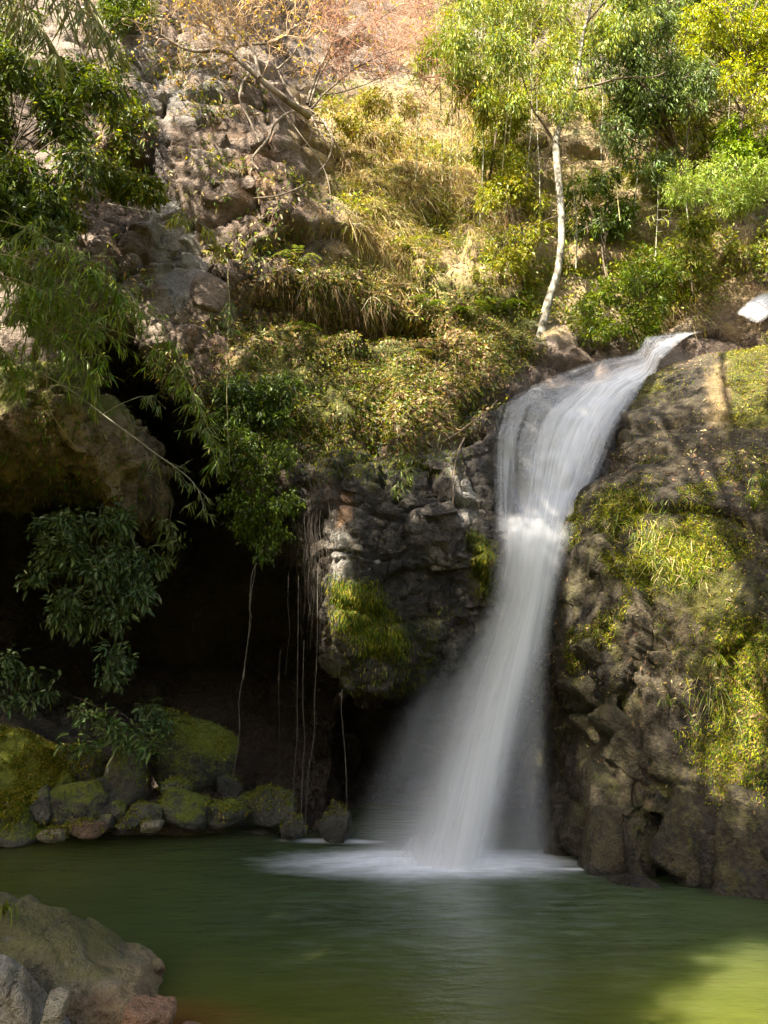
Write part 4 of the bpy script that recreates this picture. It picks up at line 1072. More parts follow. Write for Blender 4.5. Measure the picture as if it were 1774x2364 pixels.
cover('ledge_grass', 9000, lambda nm, c, nr, px, py: region(px, py, LEDGE, 80) * clumpy(c, 1.1, 236, -0.1, 0.3),
      'thin grass blades hanging on the ledge beside the fall', (0.10, 0.30), 0.008, MG + DRY + BRN[:2], 'blade', 'drygrass', 0.5, 0.5, 0.6, 0.4, names=['cliff', 'fall_cliff'])
cover('fallen_leaves', 9000, lambda nm, c, nr, px, py: (region(px, py, LEDGE, 70) * clumpy(c, 0.9, 241, -0.1, 0.25) + 0.5 * region(px, py, [(560, 620), (1120, 680), (1150, 800), (560, 800)], 80)) * (0.3 + np.clip(nr[:, 2], 0, 1)),
      'dry brown leaves littering the ledge', (0.05, 0.12), 0.5, BRN + DRY[:2], 'quad', 'drygrass', flat=True, lift=0.05, names=['cliff', 'fall_cliff'])
cover('hanging_grass', 1400, lambda nm, c, nr, px, py: region(px, py, [(590, 630), (780, 630), (900, 700), (880, 790), (700, 760), (600, 720)], 60) + 0.7 * region(px, py, [(1020, 700), (1180, 700), (1180, 880), (1080, 860)], 60),
      'fringe of dead grass hanging below the turf above the ledge', (0.2, 0.6), 0.008, BRN[:2] + [(0.06, 0.05, 0.03)], 'blade', 'drygrass', 0.35, 1.0, 0.45, 0.3, names=['cliff'])
cover('face_plants', 4200, lambda nm, c, nr, px, py: region(px, py, LEFTFACE, 80) * clumpy(c, 1.2, 251, 0.05, 0.35) + 0.25 * region(px, py, [(560, 480), (760, 520), (800, 640), (560, 640)], 70),
      'sparse small plants rooted in the cracks of the cliff', (0.05, 0.14), 0.35, MG + DRY[:2] + YG[:1], 'quad', 'leaf', 0.6, 0.4, 0.8, 0.4, 0.06, names=['cliff'])
cover('bank_moss', 7500, lambda nm, c, nr, px, py: 0.25 + clumpy(c, 1.6, 261, -0.2, 0.25),
      'moss and rootlets hanging on the overhanging bank', (0.03, 0.09), 0.3, MG + MG + DRY[2:3] + BRN[:1], 'quad', 'drygrass', 0.5, 0.6, 0.7, 0.4, 0.03, names=['bank'])
def out_w(nm, c, nr, px, py):
    return 1.5 * region(px, py, GREENS[0], 240) * (0.03 + clumpy(c, 1.7, 271, 0.0, 0.4) ** 1.5) + 0.35 * region(px, py, GREENS[1], 120) + 0.5 * clumpy(c, 1.3, 272, 0.0, 0.3) * region(px, py, [(1300, 1080), (1774, 1080), (1774, 1800), (1300, 1560)], 150)
cover('outcrop_moss', 50000, out_w, 'yellow green moss and tiny ferns growing on the outcrop', (0.015, 0.045), 0.009, MOSS + YG[:2] + MG + DG_[:2] + BRN[:2], 'blade', 'moss', 0.6, 0.5, 0.9, 0.4, 0.02, names=['outcrop'], var=0.5)
cover('outcrop_grass', 1300, lambda nm, c, nr, px, py: region(px, py, GREENS[0], 160) * clumpy(c, 1.2, 281, 0.0, 0.25), 'fine grass blades growing through the moss of the outcrop', (0.10, 0.26), 0.007, YG + MG + DRY[:1], 'blade', 'leaf', 0.5, 0.5, 0.7, 0.4, names=['outcrop'])
cover('outcrop_litter', 5000, lambda nm, c, nr, px, py: clumpy(c, 1.0, 286, -0.1, 0.3) * soft(c[:, 2] * -1 + 1.0, 0.6), 'dead leaf scraps and twigs caught on the outcrop', (0.02, 0.07), 0.4, BRN + DRY[:1], 'quad', 'drygrass', flat=True, lift=0.03, names=['outcrop', 'rock_shelf'])
cover('shelf_moss', 14000, lambda nm, c, nr, px, py: 2 * region(px, py, [(1670, 770), (1800, 780), (1800, 980), (1690, 980), (1680, 860)], 110) * (0.1 + clumpy(c, 1.5, 292, -0.2, 0.25)) + 0.8 * region(px, py, [(1450, 840), (1560, 820), (1560, 900), (1460, 930)], 60) + 0.12, 'bright moss on the rock shelf above the outcrop', (0.02, 0.06), 0.009, MOSS + YG + MG[:2] + BRN[:1], 'blade', 'moss', 0.6, 0.4, 0.9, 0.3, 0.02, names=['rock_shelf'], var=0.5)
cover('wall_moss', 18000, lambda nm, c, nr, px, py: 2.2 * region(px, py, [(770, 1340), (860, 1350), (920, 1460), (930, 1510), (860, 1500), (785, 1450)], 60) + 1.2 * region(px, py, [(1085, 1230), (1140, 1260), (1150, 1390), (1105, 1370)], 50) + 0.5 * region(px, py, [(700, 1030), (1080, 1000), (1050, 1080), (720, 1100)], 60) + 0.12 * region(px, py, [(760, 1450), (1060, 1400), (980, 1600), (780, 1610)], 60),
      'hanging moss tufts on the wet wall beside the fall', (0.02, 0.07), 0.008, MOSS + MG + DG_[:2], 'blade', 'moss', 0.5, 0.9, 0.5, 0.4, 0.02, names=['fall_cliff'])
bn = [s[0] for s in SOLIDS if s[0].startswith('boulder')]
cover('boulder_moss', 16000, lambda nm, c, nr, px, py: (np.clip(nr[:, 2] + 0.35, 0, 1) * (1.6 * region(px, py, [(-40, 1690), (130, 1700), (240, 1800), (220, 1900), (-40, 1900)], 60) + 0.25)) * clumpy(c, 2.0, 291, -0.2, 0.2) * (c[:, 2] > 0.12),
      'soft moss fronds on the boulders of the left shore', (0.02, 0.05), 0.45, MOSS + MG[:1], 'quad', 'moss', 0.7, 0.0, 0.8, 0.3, 0.02, names=bn)
# ------------------------------------------------------------------ trees, shrubs, bamboo
def ball(c, r, n, shell=0.45):
    r = np.broadcast_to(np.asarray(r, float), 3)
    d = rdir(n); k = (shell + (1 - shell) * rng.random((n, 1))) * rng.random((n, 1)) ** 0.2
    return np.asarray(c) + d * k * r, d

def plant(name, label, cat, base, clumps, nleaf, size, pal, aspect=0.4, kind='quad', mat='leaf', bark='bark', r0=0.02, down=0.4, group=None, droop=0.25, var=0.4, sub=5, stems=True, mids=None, w=None, tuft=7):
    """A bush or tree: limbs run from the base to every clump, twigs fill the clump, leaves sit in tufts on the twig ends."""
    base = np.asarray(base, float)
    o = empty(name, base, label=label, category=cat)
    if group: o['group'] = group
    tb, lv = Tubes(), Leaves()
    tot = sum(c[1] ** 2 if np.isscalar(c[1]) else c[1][0] * c[1][2] for c in clumps)
    cen = np.mean([c for c, r in clumps], 0)
    tb.add([base, base + (cen - base) * 0.5 + rng.normal(size=3) * 0.05, cen], r0, r0 * 0.35, 7, steps=10)
    for (c, r) in clumps:
        c = np.asarray(c, float)
        rr = np.broadcast_to(np.asarray(r, float), 3)
        frk = base + (cen - base) * rng.uniform(0.35, 0.95)
        mid = frk * 0.45 + c * 0.55 + rng.normal(size=3) * 0.10 * np.linalg.norm(c - frk)
        tb.add([frk, mid, c], r0 * 0.4, r0 * 0.15, 4, steps=7)
        k = (r ** 2 if np.isscalar(r) else r[0] * r[2]) / tot
        m = max(int(nleaf * k), 4)
        nt = max(m // tuft, 2)
        tip, dd = ball(c, rr, nt)
        j = min(sub + nt // 30, nt)
        tb.sticks(np.repeat(c[None], j, 0), tip[:j], r0 * 0.3, r0 * 0.12)
        idx = rng.integers(0, nt, m)
        d0 = unit(dd[idx] * 0.7 + DOWN * down + 0.35 * rdir(nt)[idx])
        d = unit(d0 + 0.75 * rdir(m))
        L = rng.uniform(size * 0.65, size * 1.3, m)
        light = 1 + 0.25 * (noise(tip * 3.0 / max(rr.mean(), .2), 300)[idx][:, None])
        lv.add(tip[idx] + rng.normal(size=(m, 3)) * size * 0.45, d, unit(np.array([0, -0.2, 0.8]) + 0.7 * rdir(m)), L, L * aspect, tints(m, pal, var, w) * light, kind, droop)
    if stems: tb.build('stem', M[bark], o)
    lv.build('foliage', M[mat], o)
    return o

def clumps_px(lst, dy=0.0):
    """(px, py, Y, radius in photograph pixels) -> centre and radius."""
    out = []
    for (px, py, Y, r) in lst:
        rr = np.asarray(r, float) * Y / F
        out.append((P(px, py, Y) + [0, dy, 0], float(rr) if rr.ndim == 0 else np.array([rr[0], rr.mean(), rr[1]])))
    return out

def random_clumps(poly, n, Y, r, spread=0.4):
    """n clumps inside a photograph outline, Y a function or number."""
    a = np.asarray(poly, float); out = []
    while len(out) < n:
        px, py = rng.uniform(a[:, 0].min(), a[:, 0].max()), rng.uniform(a[:, 1].min(), a[:, 1].max())
        if poly_sd(np.array(px), np.array(py), a) < 0:
            yy = (Y(px, py) if callable(Y) else Y) + rng.uniform(-spread, spread)
            out.append((px, py, yy, rng.uniform(r[0], r[1])))
    return clumps_px(out)

# ---- bamboo on the left bank: arching canes with sprays of narrow leaves
BAMB = [(0.17, 0.27, 0.045), (0.12, 0.20, 0.04), (0.22, 0.30, 0.06), (0.25, 0.29, 0.11)]
PALEB = [(0.15, 0.19, 0.09), (0.11, 0.15, 0.06), (0.20, 0.23, 0.13)]
def bamboo(label, path, r, fans, pal=BAMB, L=0.15, side=0.0, nper=9, mat='culm', group='arching bamboo on the left bank', spread=0.16, t0=0.15, name='bamboo'):
    pts = P(*np.asarray(path, float).T)
    o = empty(name, pts[0], label=label, category='bamboo'); o['group'] = group
    tb = Tubes(); line = tb.add(pts, r, r * 0.3, 5, steps=40)
    lv = Leaves()
    ts = rng.uniform(t0, 1.0, fans)
    for t in ts:
        i = int(t * 39); c = line[i]
        tw = c + np.array([rng.normal() * spread + side, rng.normal() * spread * 0.8, rng.normal() * spread * 0.8 - 0.3 * spread])
        tb.sticks(c[None], tw[None], r * 0.3, r * 0.15)
        m = rng.integers(max(nper - 4, 3), nper + 4)
        f = rng.random(m)[:, None]
        p = c * (1 - f) + tw * f
        d = unit(unit(tw - c) * 0.6 + DOWN * 0.55 + 0.75 * rdir(m))
        l = rng.uniform(0.6, 1.25, m) * L
        lv.add(p, d, unit([0.2, -0.4, 0.7] + 0.6 * rdir(m)), l, l * 0.13, tints(m, pal, 0.35), 'leaf', 0.35, 0.1)
    for k in range(2, 38, 5):
        tb.add([line[k] - 0.004, line[k], line[k] + 0.004], r * 1.35, r * 1.35, 5)
    tb.build('culm', M[mat], o)
    lv.build('foliage', M['leaf'], o)
    return o
bamboo('bamboo cane arching over the cliff and drooping leafy over the cave mouth', [(-150, 775, 8.8), (80, 748, 9.0), (215, 752, 9.1), (330, 790, 9.15), (420, 862, 9.2), (470, 960, 9.25), (500, 1070, 9.3)], 0.010, 46, t0=0.55, nper=11, spread=0.14, pal=BAMB + PALEB)
bamboo('long thin bamboo cane slanting down across the dark cave with few leaf fans', [(-60, 790, 8.9), (130, 880, 9.0), (245, 962, 9.0), (350, 1040, 9.05), (430, 1098, 9.1), (462, 1140, 9.1), (472, 1190, 9.1)], 0.012, 13, PALEB, 0.13, t0=0.45, nper=8, mat='greyculm', spread=0.12)
bamboo('short side cane curving above the slanting bare bamboo cane', [(240, 955, 9.0), (290, 928, 9.05), (345, 915, 9.05), (385, 945, 9.05)], 0.005, 7, PALEB, 0.12, t0=0.5, nper=7, mat='greyculm', spread=0.08)
for i, (path, lab) in enumerate([
        ([(-200, 470, 8.7), (40, 520, 8.8), (160, 580, 8.9), (250, 640, 9.0), (300, 740, 9.0)], 'highest leafy bamboo cane on the left bank'),
        ([(-200, 540, 8.8), (60, 600, 8.9), (200, 640, 9.0), (290, 690, 9.1), (395, 790, 9.2)], 'leafy bamboo cane reaching farthest across the cliff foot'),
        ([(-200, 600, 8.6), (20, 640, 8.7), (120, 690, 8.8), (200, 770, 8.9), (230, 850, 8.9)], 'leafy bamboo cane bowed steeply over the bank edge'),
        ([(-200, 660, 8.7), (-20, 690, 8.8), (90, 740, 8.9), (170, 820, 8.9), (215, 880, 9.0)], 'lower leafy bamboo cane hanging over the bank edge'),
        ([(-200, 560, 9.1), (-20, 600, 9.2), (90, 620, 9.2), (180, 690, 9.3), (260, 790, 9.3)], 'leafy bamboo cane behind the bowed cane'),
        ([(-200, 720, 8.5), (-60, 760, 8.6), (20, 820, 8.7), (60, 900, 8.8)], 'short bamboo cane at the picture edge above the bank'),
        ([(-200, 500, 9.0), (0, 570, 9.1), (60, 650, 9.1), (120, 760, 9.2)], 'leafy bamboo cane nearest to the edge of the picture')]):
    bamboo(lab, path, 0.009, 62, BAMB + PALEB[:1], 0.15, t0=0.25, nper=11, spread=0.24)
bamboo('pale bamboo spray floating before the rock blocks of the cliff', [(250, 470, 8.2), (400, 500, 8.2), (470, 520, 8.2), (520, 575, 8.2)], 0.004, 22, YG[:3], 0.12, t0=0.35, nper=9, spread=0.10, mat='greyculm')
bamboo('drooping grey green bamboo tip before the cliff foot', [(300, 480, 8.6), (500, 600, 8.7), (530, 700, 8.7), (525, 770, 8.7)], 0.003, 10, PALEB, 0.13, t0=0.6, nper=7, spread=0.08, mat='greyculm')

# ---- leafy trees at the upper left
UPL = [(0.09, 0.13, 0.03), (0.065, 0.10, 0.025), (0.13, 0.17, 0.04), (0.04, 0.07, 0.02)]
plant('leafy_tree', 'dense leafy tree filling the upper corner beside the palm', 'tree', P(-180, 700, 10.2), random_clumps([(-120, 60), (120, 30), (240, 110), (270, 250), (215, 400), (150, 520), (-120, 560)], 40, 10.3, (45, 85), 0.5), 15000, 0.12, UPL + YG[3:], 0.33, 'quad', r0=0.035, down=0.5)
plant('leafy_shrub', 'leafy shrub creeping down the cliff below the upper corner tree', 'shrub', P(180, 400, 11.0), random_clumps([(200, 380), (300, 400), (390, 445), (360, 480), (250, 460), (150, 540), (120, 480)], 16, 11.0, (24, 42), 0.15), 3600, 0.09, UPL[:3] + YG[:1], 0.35, r0=0.015, down=0.5)
plant('leafy_shrub', 'hanging shrub between the corner tree and the bamboo at the picture edge', 'shrub', P(-80, 420, 9.8), random_clumps([(-80, 430), (110, 430), (170, 520), (140, 600), (-80, 640)], 20, 9.8, (35, 60), 0.3), 5500, 0.12, UPL, 0.3, r0=0.02, down=0.6)
plant('leafy_shrub', 'small shrub on the cliff top above the grey rock blocks', 'shrub', P(330, 70, 12.6), random_clumps([(250, -40), (350, -30), (370, 40), (320, 60), (260, 60)], 9, 12.4, (28, 45), 0.2), 2600, 0.10, UPL[:3], 0.35, r0=0.015)
plant('leafy_shrub', 'shrub tufts growing over the cliff ledge left of the grey blocks', 'shrub', P(300, 200, 12.2), random_clumps([(240, 130), (300, 140), (350, 210), (340, 330), (290, 380), (250, 300)], 12, 12.0, (22, 36), 0.15), 2600, 0.09, UPL[:3] + YG[:1], 0.35, r0=0.012)

# ---- palm in the corner: fronds with hanging leaflets
palm = empty('palm', P(-260, 300, 7.0), label='palm with grey green drooping fronds in the upper corner', category='palm')
pt = Tubes(); pt.add(P([-260, -230, -150], [1500, 700, -120], [7.0, 7.0, 7.0]), 0.11, 0.08, 10, steps=14); pt.build('trunk', M['bark'], palm)
for j, path in enumerate([[(-150, -120, 7.0), (40, -60, 6.9), (150, -5, 6.9), (220, 45, 6.9), (272, 105, 6.9)], [(-150, -120, 7.0), (0, -40, 7.0), (80, 40, 7.0), (130, 130, 7.0)], [(-150, -120, 7.0), (60, -90, 7.3), (180, -40, 7.3), (230, 60, 7.3)]]):
    line = catmull(P(*np.asarray(path, float).T), np.linspace(0, 1, 50))
    tb = Tubes(); tb.add(line, 0.014, 0.004, 5); tb.build('frond_rib', M['culm'], palm)
    lv = Leaves()
    for s in (-1, 1):
        i = np.arange(8, 50); m = len(i)
        d = unit(np.array([0.25 * s + 0.2, 0.35 * s, -1.0]) + 0.22 * rdir(m)); l = rng.uniform(0.45, 0.8, m) * np.interp(i, [8, 30, 49], [0.7, 1, 0.45])
        lv.add(line[i], d, unit([0.6, -0.6, 0.3] + 0.5 * rdir(m)), l, np.full(m, 0.024), tints(m, [(0.28, 0.31, 0.23), (0.19, 0.22, 0.14), (0.36, 0.38, 0.30)], 0.3), 'leaf', 0.1, 0.25)
    lv.build('frond', M['glossleaf'], palm)

# ---- the dark bush hanging in the shade and its neighbours on the shore
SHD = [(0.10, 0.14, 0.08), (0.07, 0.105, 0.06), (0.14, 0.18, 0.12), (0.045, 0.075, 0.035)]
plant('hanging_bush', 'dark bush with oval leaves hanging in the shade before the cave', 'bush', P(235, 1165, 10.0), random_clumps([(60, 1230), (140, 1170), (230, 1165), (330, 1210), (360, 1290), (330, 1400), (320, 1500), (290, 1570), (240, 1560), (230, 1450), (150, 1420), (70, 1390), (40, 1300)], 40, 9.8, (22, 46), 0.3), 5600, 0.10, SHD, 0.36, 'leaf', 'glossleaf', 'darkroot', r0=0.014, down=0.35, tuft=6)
plant('leafy_sapling', 'leafy sapling with bright oval leaves standing on the shore boulders', 'sapling', P(265, 1760, 10.1), clumps_px([(250, 1680, 9.95, 34), (300, 1690, 9.95, 34), (345, 1725, 9.9, 30), (200, 1715, 9.9, 28), (225, 1665, 10.0, 24), (160, 1705, 9.9, 16), (330, 1745, 9.9, 22)]), 520, 0.11, [(0.10, 0.15, 0.06), (0.07, 0.11, 0.045), (0.15, 0.20, 0.10)], 0.33, 'leaf', 'glossleaf', r0=0.010, down=0.1, tuft=6)
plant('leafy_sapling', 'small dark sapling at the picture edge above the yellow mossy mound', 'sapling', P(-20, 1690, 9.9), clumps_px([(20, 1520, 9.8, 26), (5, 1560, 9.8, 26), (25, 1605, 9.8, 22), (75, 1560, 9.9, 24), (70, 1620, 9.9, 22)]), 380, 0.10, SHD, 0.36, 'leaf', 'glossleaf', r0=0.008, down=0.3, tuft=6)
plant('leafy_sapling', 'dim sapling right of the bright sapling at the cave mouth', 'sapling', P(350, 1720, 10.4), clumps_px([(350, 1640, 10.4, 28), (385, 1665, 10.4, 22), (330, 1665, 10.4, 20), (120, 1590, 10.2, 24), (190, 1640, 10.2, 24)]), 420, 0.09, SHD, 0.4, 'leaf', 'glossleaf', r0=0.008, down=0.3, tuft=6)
plant('hanging_fern', 'pale fern hanging from the cave roof beside the dark bush', 'fern', P(400, 1150, 10.0), clumps_px([(385, 1210, 10.0, 18), (400, 1250, 10.0, 22), (385, 1290, 10.0, 16)]), 150, 0.12, PALEB, 0.2, 'leaf', r0=0.005, down=0.9, tuft=6)

# ---- the bush draped over the left end of the wall
MBG = [(0.085, 0.13, 0.028), (0.06, 0.10, 0.024), (0.12, 0.17, 0.035), (0.045, 0.07, 0.02)]
plant('draped_bush', 'green bush with tiny leaves draped over the left end of the wet wall', 'bush', P(600, 1000, 10.5), random_clumps([(510, 1090), (540, 1010), (620, 1000), (680, 1060), (690, 1170), (660, 1250), (610, 1290), (570, 1250), (530, 1180)], 40, 10.15, (22, 44), 0.2), 9000, 0.055, MBG + YG[3:], 0.45, 'quad', r0=0.012, down=0.7)
plant('draped_bush', 'dark leafy bush on the ledge above the draped bush', 'bush', P(580, 960, 10.9), random_clumps([(510, 900), (560, 860), (680, 870), (690, 930), (620, 1000), (520, 990)], 24, 10.6, (24, 42), 0.15), 6000, 0.065, MBG + DG_[:1], 0.4, 'quad', r0=0.012, down=0.6)
plant('trailing_plant', 'pale trailing plant hanging on the wall below the ledge', 'plant', hit(935, 1040), clumps_px([(935, 1060, 9.75, 16), (940, 1095, 9.7, 14), (925, 1130, 9.7, 12)]), 130, 0.09, PALEB + MBG[:1], 0.2, 'leaf', r0=0.004, down=0.8)

# ---- ferns at the foot of the slope
def fern(label, px, py, n, L, pal=MBG, Y=None, name='fern', width=0.22, group='ferns and tufts on the slope'):
    q = hit(px, py) if Y is None else P(px, py, Y)
    o = empty(name, q, label=label, category='fern' if name == 'fern' else 'grass'); o['group'] = group
    tb, lv = Tubes(), Leaves()
    for k in range(n):
        a = rng.uniform(0, 2 * math.pi); l = L * rng.uniform(0.7, 1.15)
        out = np.array([math.cos(a), -0.6 + 0.7 * math.sin(a), 0]) * l * 0.8
        line = catmull(np.array([q, q + out * 0.4 + [0, -0.05, l * 0.38], q + out * 0.8 + [0, -0.05, l * 0.33], q + out * 1.1 + [0, -0.08, l * 0.02]]), np.linspace(0, 1, 14))
        if name == 'fern':
            lv = Leaves(); ax = line[1:] - line[:-1]
            lv.add(line[:-1], ax, [0, -.3, 1.0], np.linalg.norm(ax, axis=1) * 1.1, 0.008, tints(13, pal, 0.1), 'blade')
            for s in (-1, 1):
                sd = unit(np.cross(line[-1] - line[0], [0, 0, 1.0])) * s
                m = 12; pl = line[2:14]
                l2 = l * width * np.sin(np.linspace(0.5, 3.0, m)) + 0.01
                lv.add(pl, unit(sd + 0.3 * unit(line[-1] - line[0]) + 0.12 * rdir(m)), [0, -.3, 1.0], l2, l2 * 0.35, tints(m, pal, 0.25), 'quad', 0.15)
            lv.build('frond', M['leaf'], o)
        else:
            lv.add(line[:-1], line[1:] - line[:-1], np.cross(np.cross(line[-1] - line[0], [0, 0, 1.0]), line[1:] - line[:-1]), np.linalg.norm(line[1:] - line[:-1], axis=1) * 1.15, 0.014 * np.linspace(1, 0.3, 13), np.repeat(tints(1, pal, 0.3), 13, 0), 'blade', 0.0)
    if name != 'fern': lv.build('blades', M['leaf'], o, kind='stuff')
    return o
for lab, px, py, n, L, pal in [('fern with arching fronds below the pale trunk', 1150, 735, 12, 0.55, MBG), ('second fern left of the fern below the pale trunk', 1090, 745, 11, 0.5, MBG), ('fern on the turf edge above the ledge', 985, 720, 9, 0.4, MBG), ('fern on the cliff foot above the dead grass fringe', 690, 625, 10, 0.5, PALEB + MBG[:1]),
                               ('low fern under the dead grass fringe', 700, 780, 9, 0.35, MBG), ('fern in the middle of the ledge', 980, 830, 7, 0.25, YG), ('bright fern at the left foot of the sunny slope', 950, 590, 9, 0.45, YG[1:] + MG), ('fern beside the orange rock of the upper stream', 1700, 600, 9, 0.5, PALEB)]:
    fern(lab, px, py, n, L, pal)
for lab, px, py, n, L, pal in [('grass tuft on the outcrop top', 1560, 1175, 22, 0.30, YG[:2] + PALEB + DRY[:1]), ('grass tuft at the right edge of the outcrop', 1740, 1180, 26, 0.34, PALEB + MG), ('second grass tuft at the right edge below the first', 1760, 1130, 20, 0.34, PALEB + MG), ('grass tuft in the lower moss of the outcrop', 1660, 1540, 24, 0.26, MBG + YG), ('grass tuft on the middle of the outcrop', 1600, 1350, 20, 0.26, MBG), ('grass tuft at the top of the rock shelf', 1735, 745, 20, 0.42, YG), ('grass tuft hanging on the outcrop crack', 1545, 1630, 14, 0.2, PALEB)]:
    fern(lab, px, py, n, L, pal, name='grass_tuft', group='grass tufts on the outcrop')
fern('grass tuft on top of the grey foreground boulder', 12, 2112, 26, 0.24, YG + MG, Y=5.4, name='grass_tuft', group='grass tufts on boulders')

# ---- tree with a pale trunk before the slope
pt_ = empty('pale_tree', P(1262, 735, 13.6), label='slender tree with mottled white trunk standing on the slope', category='tree')
tb = Tubes()
tr = tb.add(P([1238, 1252, 1268, 1288, 1297, 1292, 1284, 1290, 1322, 1335, 1345, 1362, 1372, 1378], [840, 755, 690, 625, 540, 440, 340, 300, 235, 170, 90, 20, -60, -140], [13.75, 13.6, 13.55, 13.5, 13.5, 13.5, 13.5, 13.5, 13.45, 13.4, 13.4, 13.4, 13.4, 13.4]), [0.14, 0.10, 0.078, 0.07, 0.068, 0.068, 0.07, 0.06, 0.048, 0.042, 0.036, 0.03, 0.025, 0.02], None, 12, steps=60)
tb.build('trunk', M['palebark'], pt_)
tb = Tubes()
for (path, r) in [([(1285, 325, 13.5), (1250, 280, 13.4), (1225, 235, 13.3), (1200, 160, 13.2)], 0.03), ([(1335, 205, 13.4), (1385, 195, 13.2), (1440, 178, 13.1), (1535, 172, 13.0)], 0.035), ([(1345, 120, 13.4), (1320, 60, 13.3), (1280, 0, 13.2)], 0.03), ([(1350, 60, 13.4), (1400, 0, 13.3), (1450, -60, 13.2)], 0.03), ([(1340, 140, 13.4), (1300, 130, 13.2), (1240, 90, 13.0)], 0.02), ([(1296, 500, 13.5), (1250, 510, 13.3), (1210, 530, 13.2)], 0.008), ([(1300, 290, 13.5), (1330, 270, 13.4), (1345, 280, 13.3)], 0.012)]:
    tb = Tubes(); tb.add(P(*np.asarray(path, float).T), r, r * 0.3, 6, 0.06, steps=16); tb.build('branch', M['bark'], pt_)
lv = Leaves()
CR = [(0.15, 0.20, 0.04), (0.20, 0.24, 0.045), (0.10, 0.15, 0.03), (0.24, 0.26, 0.06)]
for (c, r) in random_clumps([(1010, -120), (1480, -120), (1500, 60), (1440, 170), (1330, 120), (1400, 260), (1330, 230), (1260, 300), (1150, 250), (1000, 160)], 66, 13.0, (34, 62), 0.5):
    m = 200; p, dd = ball(c, r, m)
    lv.add(p, unit(dd * 0.5 + DOWN * 0.7 + 0.6 * rdir(m)), unit([0, -.3, .8] + 0.7 * rdir(m)), rng.uniform(0.07, 0.13, m), rng.uniform(0.022, 0.038, m), tints(m, CR, 0.45), 'quad', 0.3)
lv.build('crown', M['leaf'], pt_)

# ---- evergreen hanging over the right side, and the yellow green tree beyond
EV = [(0.085, 0.13, 0.045), (0.11, 0.16, 0.06), (0.055, 0.09, 0.03), (0.16, 0.20, 0.08)]
plant('evergreen_tree', 'dense dark green evergreen hanging over the slope right of the pale tree', 'tree', P(1640, 520, 15.0), random_clumps([(1360, 60), (1480, 20), (1600, 60), (1640, 200), (1600, 330), (1540, 400), (1450, 380), (1400, 280), (1390, 180)], 46, 13.9, (38, 66), 0.6), 21000, 0.095, EV, 0.3, r0=0.05, down=0.9, var=0.5)
plant('evergreen_tree', 'tall evergreen behind the yellow green tree at the top edge', 'tree', P(1500, 420, 16.4), random_clumps([(1380, -120), (1774, -120), (1774, 40), (1560, 90), (1420, 60)], 26, 15.6, (45, 75), 0.5), 12000, 0.10, EV + CR[:1], 0.35, r0=0.06, down=0.5)
plant('yellow_tree', 'yellow green sunlit tree in the upper right corner', 'tree', P(1690, 420, 14.2), random_clumps([(1580, -100), (1840, -120), (1840, 260), (1740, 250), (1660, 160), (1590, 130)], 34, 14.0, (40, 70), 0.5), 15000, 0.09, [(0.26, 0.30, 0.03), (0.20, 0.26, 0.03), (0.32, 0.33, 0.04)], 0.35, r0=0.045, down=0.5)
plant('green_shrub', 'fresh green leafy shrub between the pale trunk and the top of the fall', 'shrub', P(1480, 800, 13.7), random_clumps([(1330, 740), (1350, 690), (1420, 660), (1430, 590), (1500, 560), (1560, 600), (1570, 700), (1530, 780), (1440, 790), (1350, 780)], 32, 13.4, (26, 48), 0.45), 9000, 0.08, [(0.14, 0.20, 0.03), (0.10, 0.15, 0.025), (0.20, 0.25, 0.04), (0.07, 0.11, 0.02)], 0.38, r0=0.02, down=0.2)
plant('feathery_shrub', 'pale green feathery shrub at the right edge of the slope', 'shrub', P(1720, 520, 14.0), random_clumps([(1560, 400), (1620, 360), (1700, 380), (1800, 380), (1800, 460), (1700, 480), (1600, 470), (1540, 440)], 24, 13.4, (28, 48), 0.35), 8500, 0.085, [(0.22, 0.30, 0.09), (0.17, 0.25, 0.07), (0.29, 0.35, 0.13)], 0.22, r0=0.02, down=0.3)
plant('round_shrub', 'bright round shrub above the feathery shrub', 'shrub', P(1700, 400, 14.6), random_clumps([(1640, 300), (1720, 280), (1800, 300), (1800, 390), (1660, 380)], 14, 14.2, (30, 48), 0.25), 4600, 0.10, [(0.19, 0.27, 0.04), (0.15, 0.22, 0.035)], 0.4, r0=0.02)
plant('airy_tree', 'airy light green tree left of the pale tree at the top', 'tree', P(1130, 420, 15.2), random_clumps([(960, -100), (1330, -100), (1300, 120), (1200, 250), (1100, 230), (1010, 120)], 40, 14.8, (30, 52), 0.5), 11000, 0.085, YG + CR, 0.3, r0=0.03, down=0.4)
plant('airy_tree', 'airy yellow green tree behind the evergreen at the right', 'tree', P(1560, 520, 15.6), random_clumps([(1480, 120), (1774, 100), (1790, 330), (1620, 360), (1500, 300)], 28, 15.3, (34, 56), 0.4), 8500, 0.085, YG[:2] + CR, 0.32, r0=0.03, down=0.5)
plant('slope_shrub', 'dark shrub in the shade right of the pale trunk', 'shrub', P(1400, 640, 14.2), random_clumps([(1310, 440), (1400, 400), (1470, 480), (1480, 560), (1400, 540), (1320, 560)], 16, 14.3, (26, 42), 0.2), 3600, 0.10, MBG, 0.35, r0=0.018)
plant('slope_shrub', 'yellow green shrub left of the pale trunk', 'shrub', P(1200, 640, 13.9), random_clumps([(1110, 420), (1200, 400), (1260, 440), (1270, 520), (1180, 620), (1110, 600)], 18, 13.7, (26, 46), 0.25), 4800, 0.09, YG, 0.35, r0=0.015)
plant('slope_shrub', 'olive shrub in the middle of the sunny slope', 'shrub', P(1180, 380, 15.5), random_clumps([(1080, 240), (1180, 200), (1240, 300), (1180, 400), (1100, 380)], 16, 15.0, (28, 48), 0.3), 4200, 0.10, CR + YG[:1], 0.3, r0=0.018)
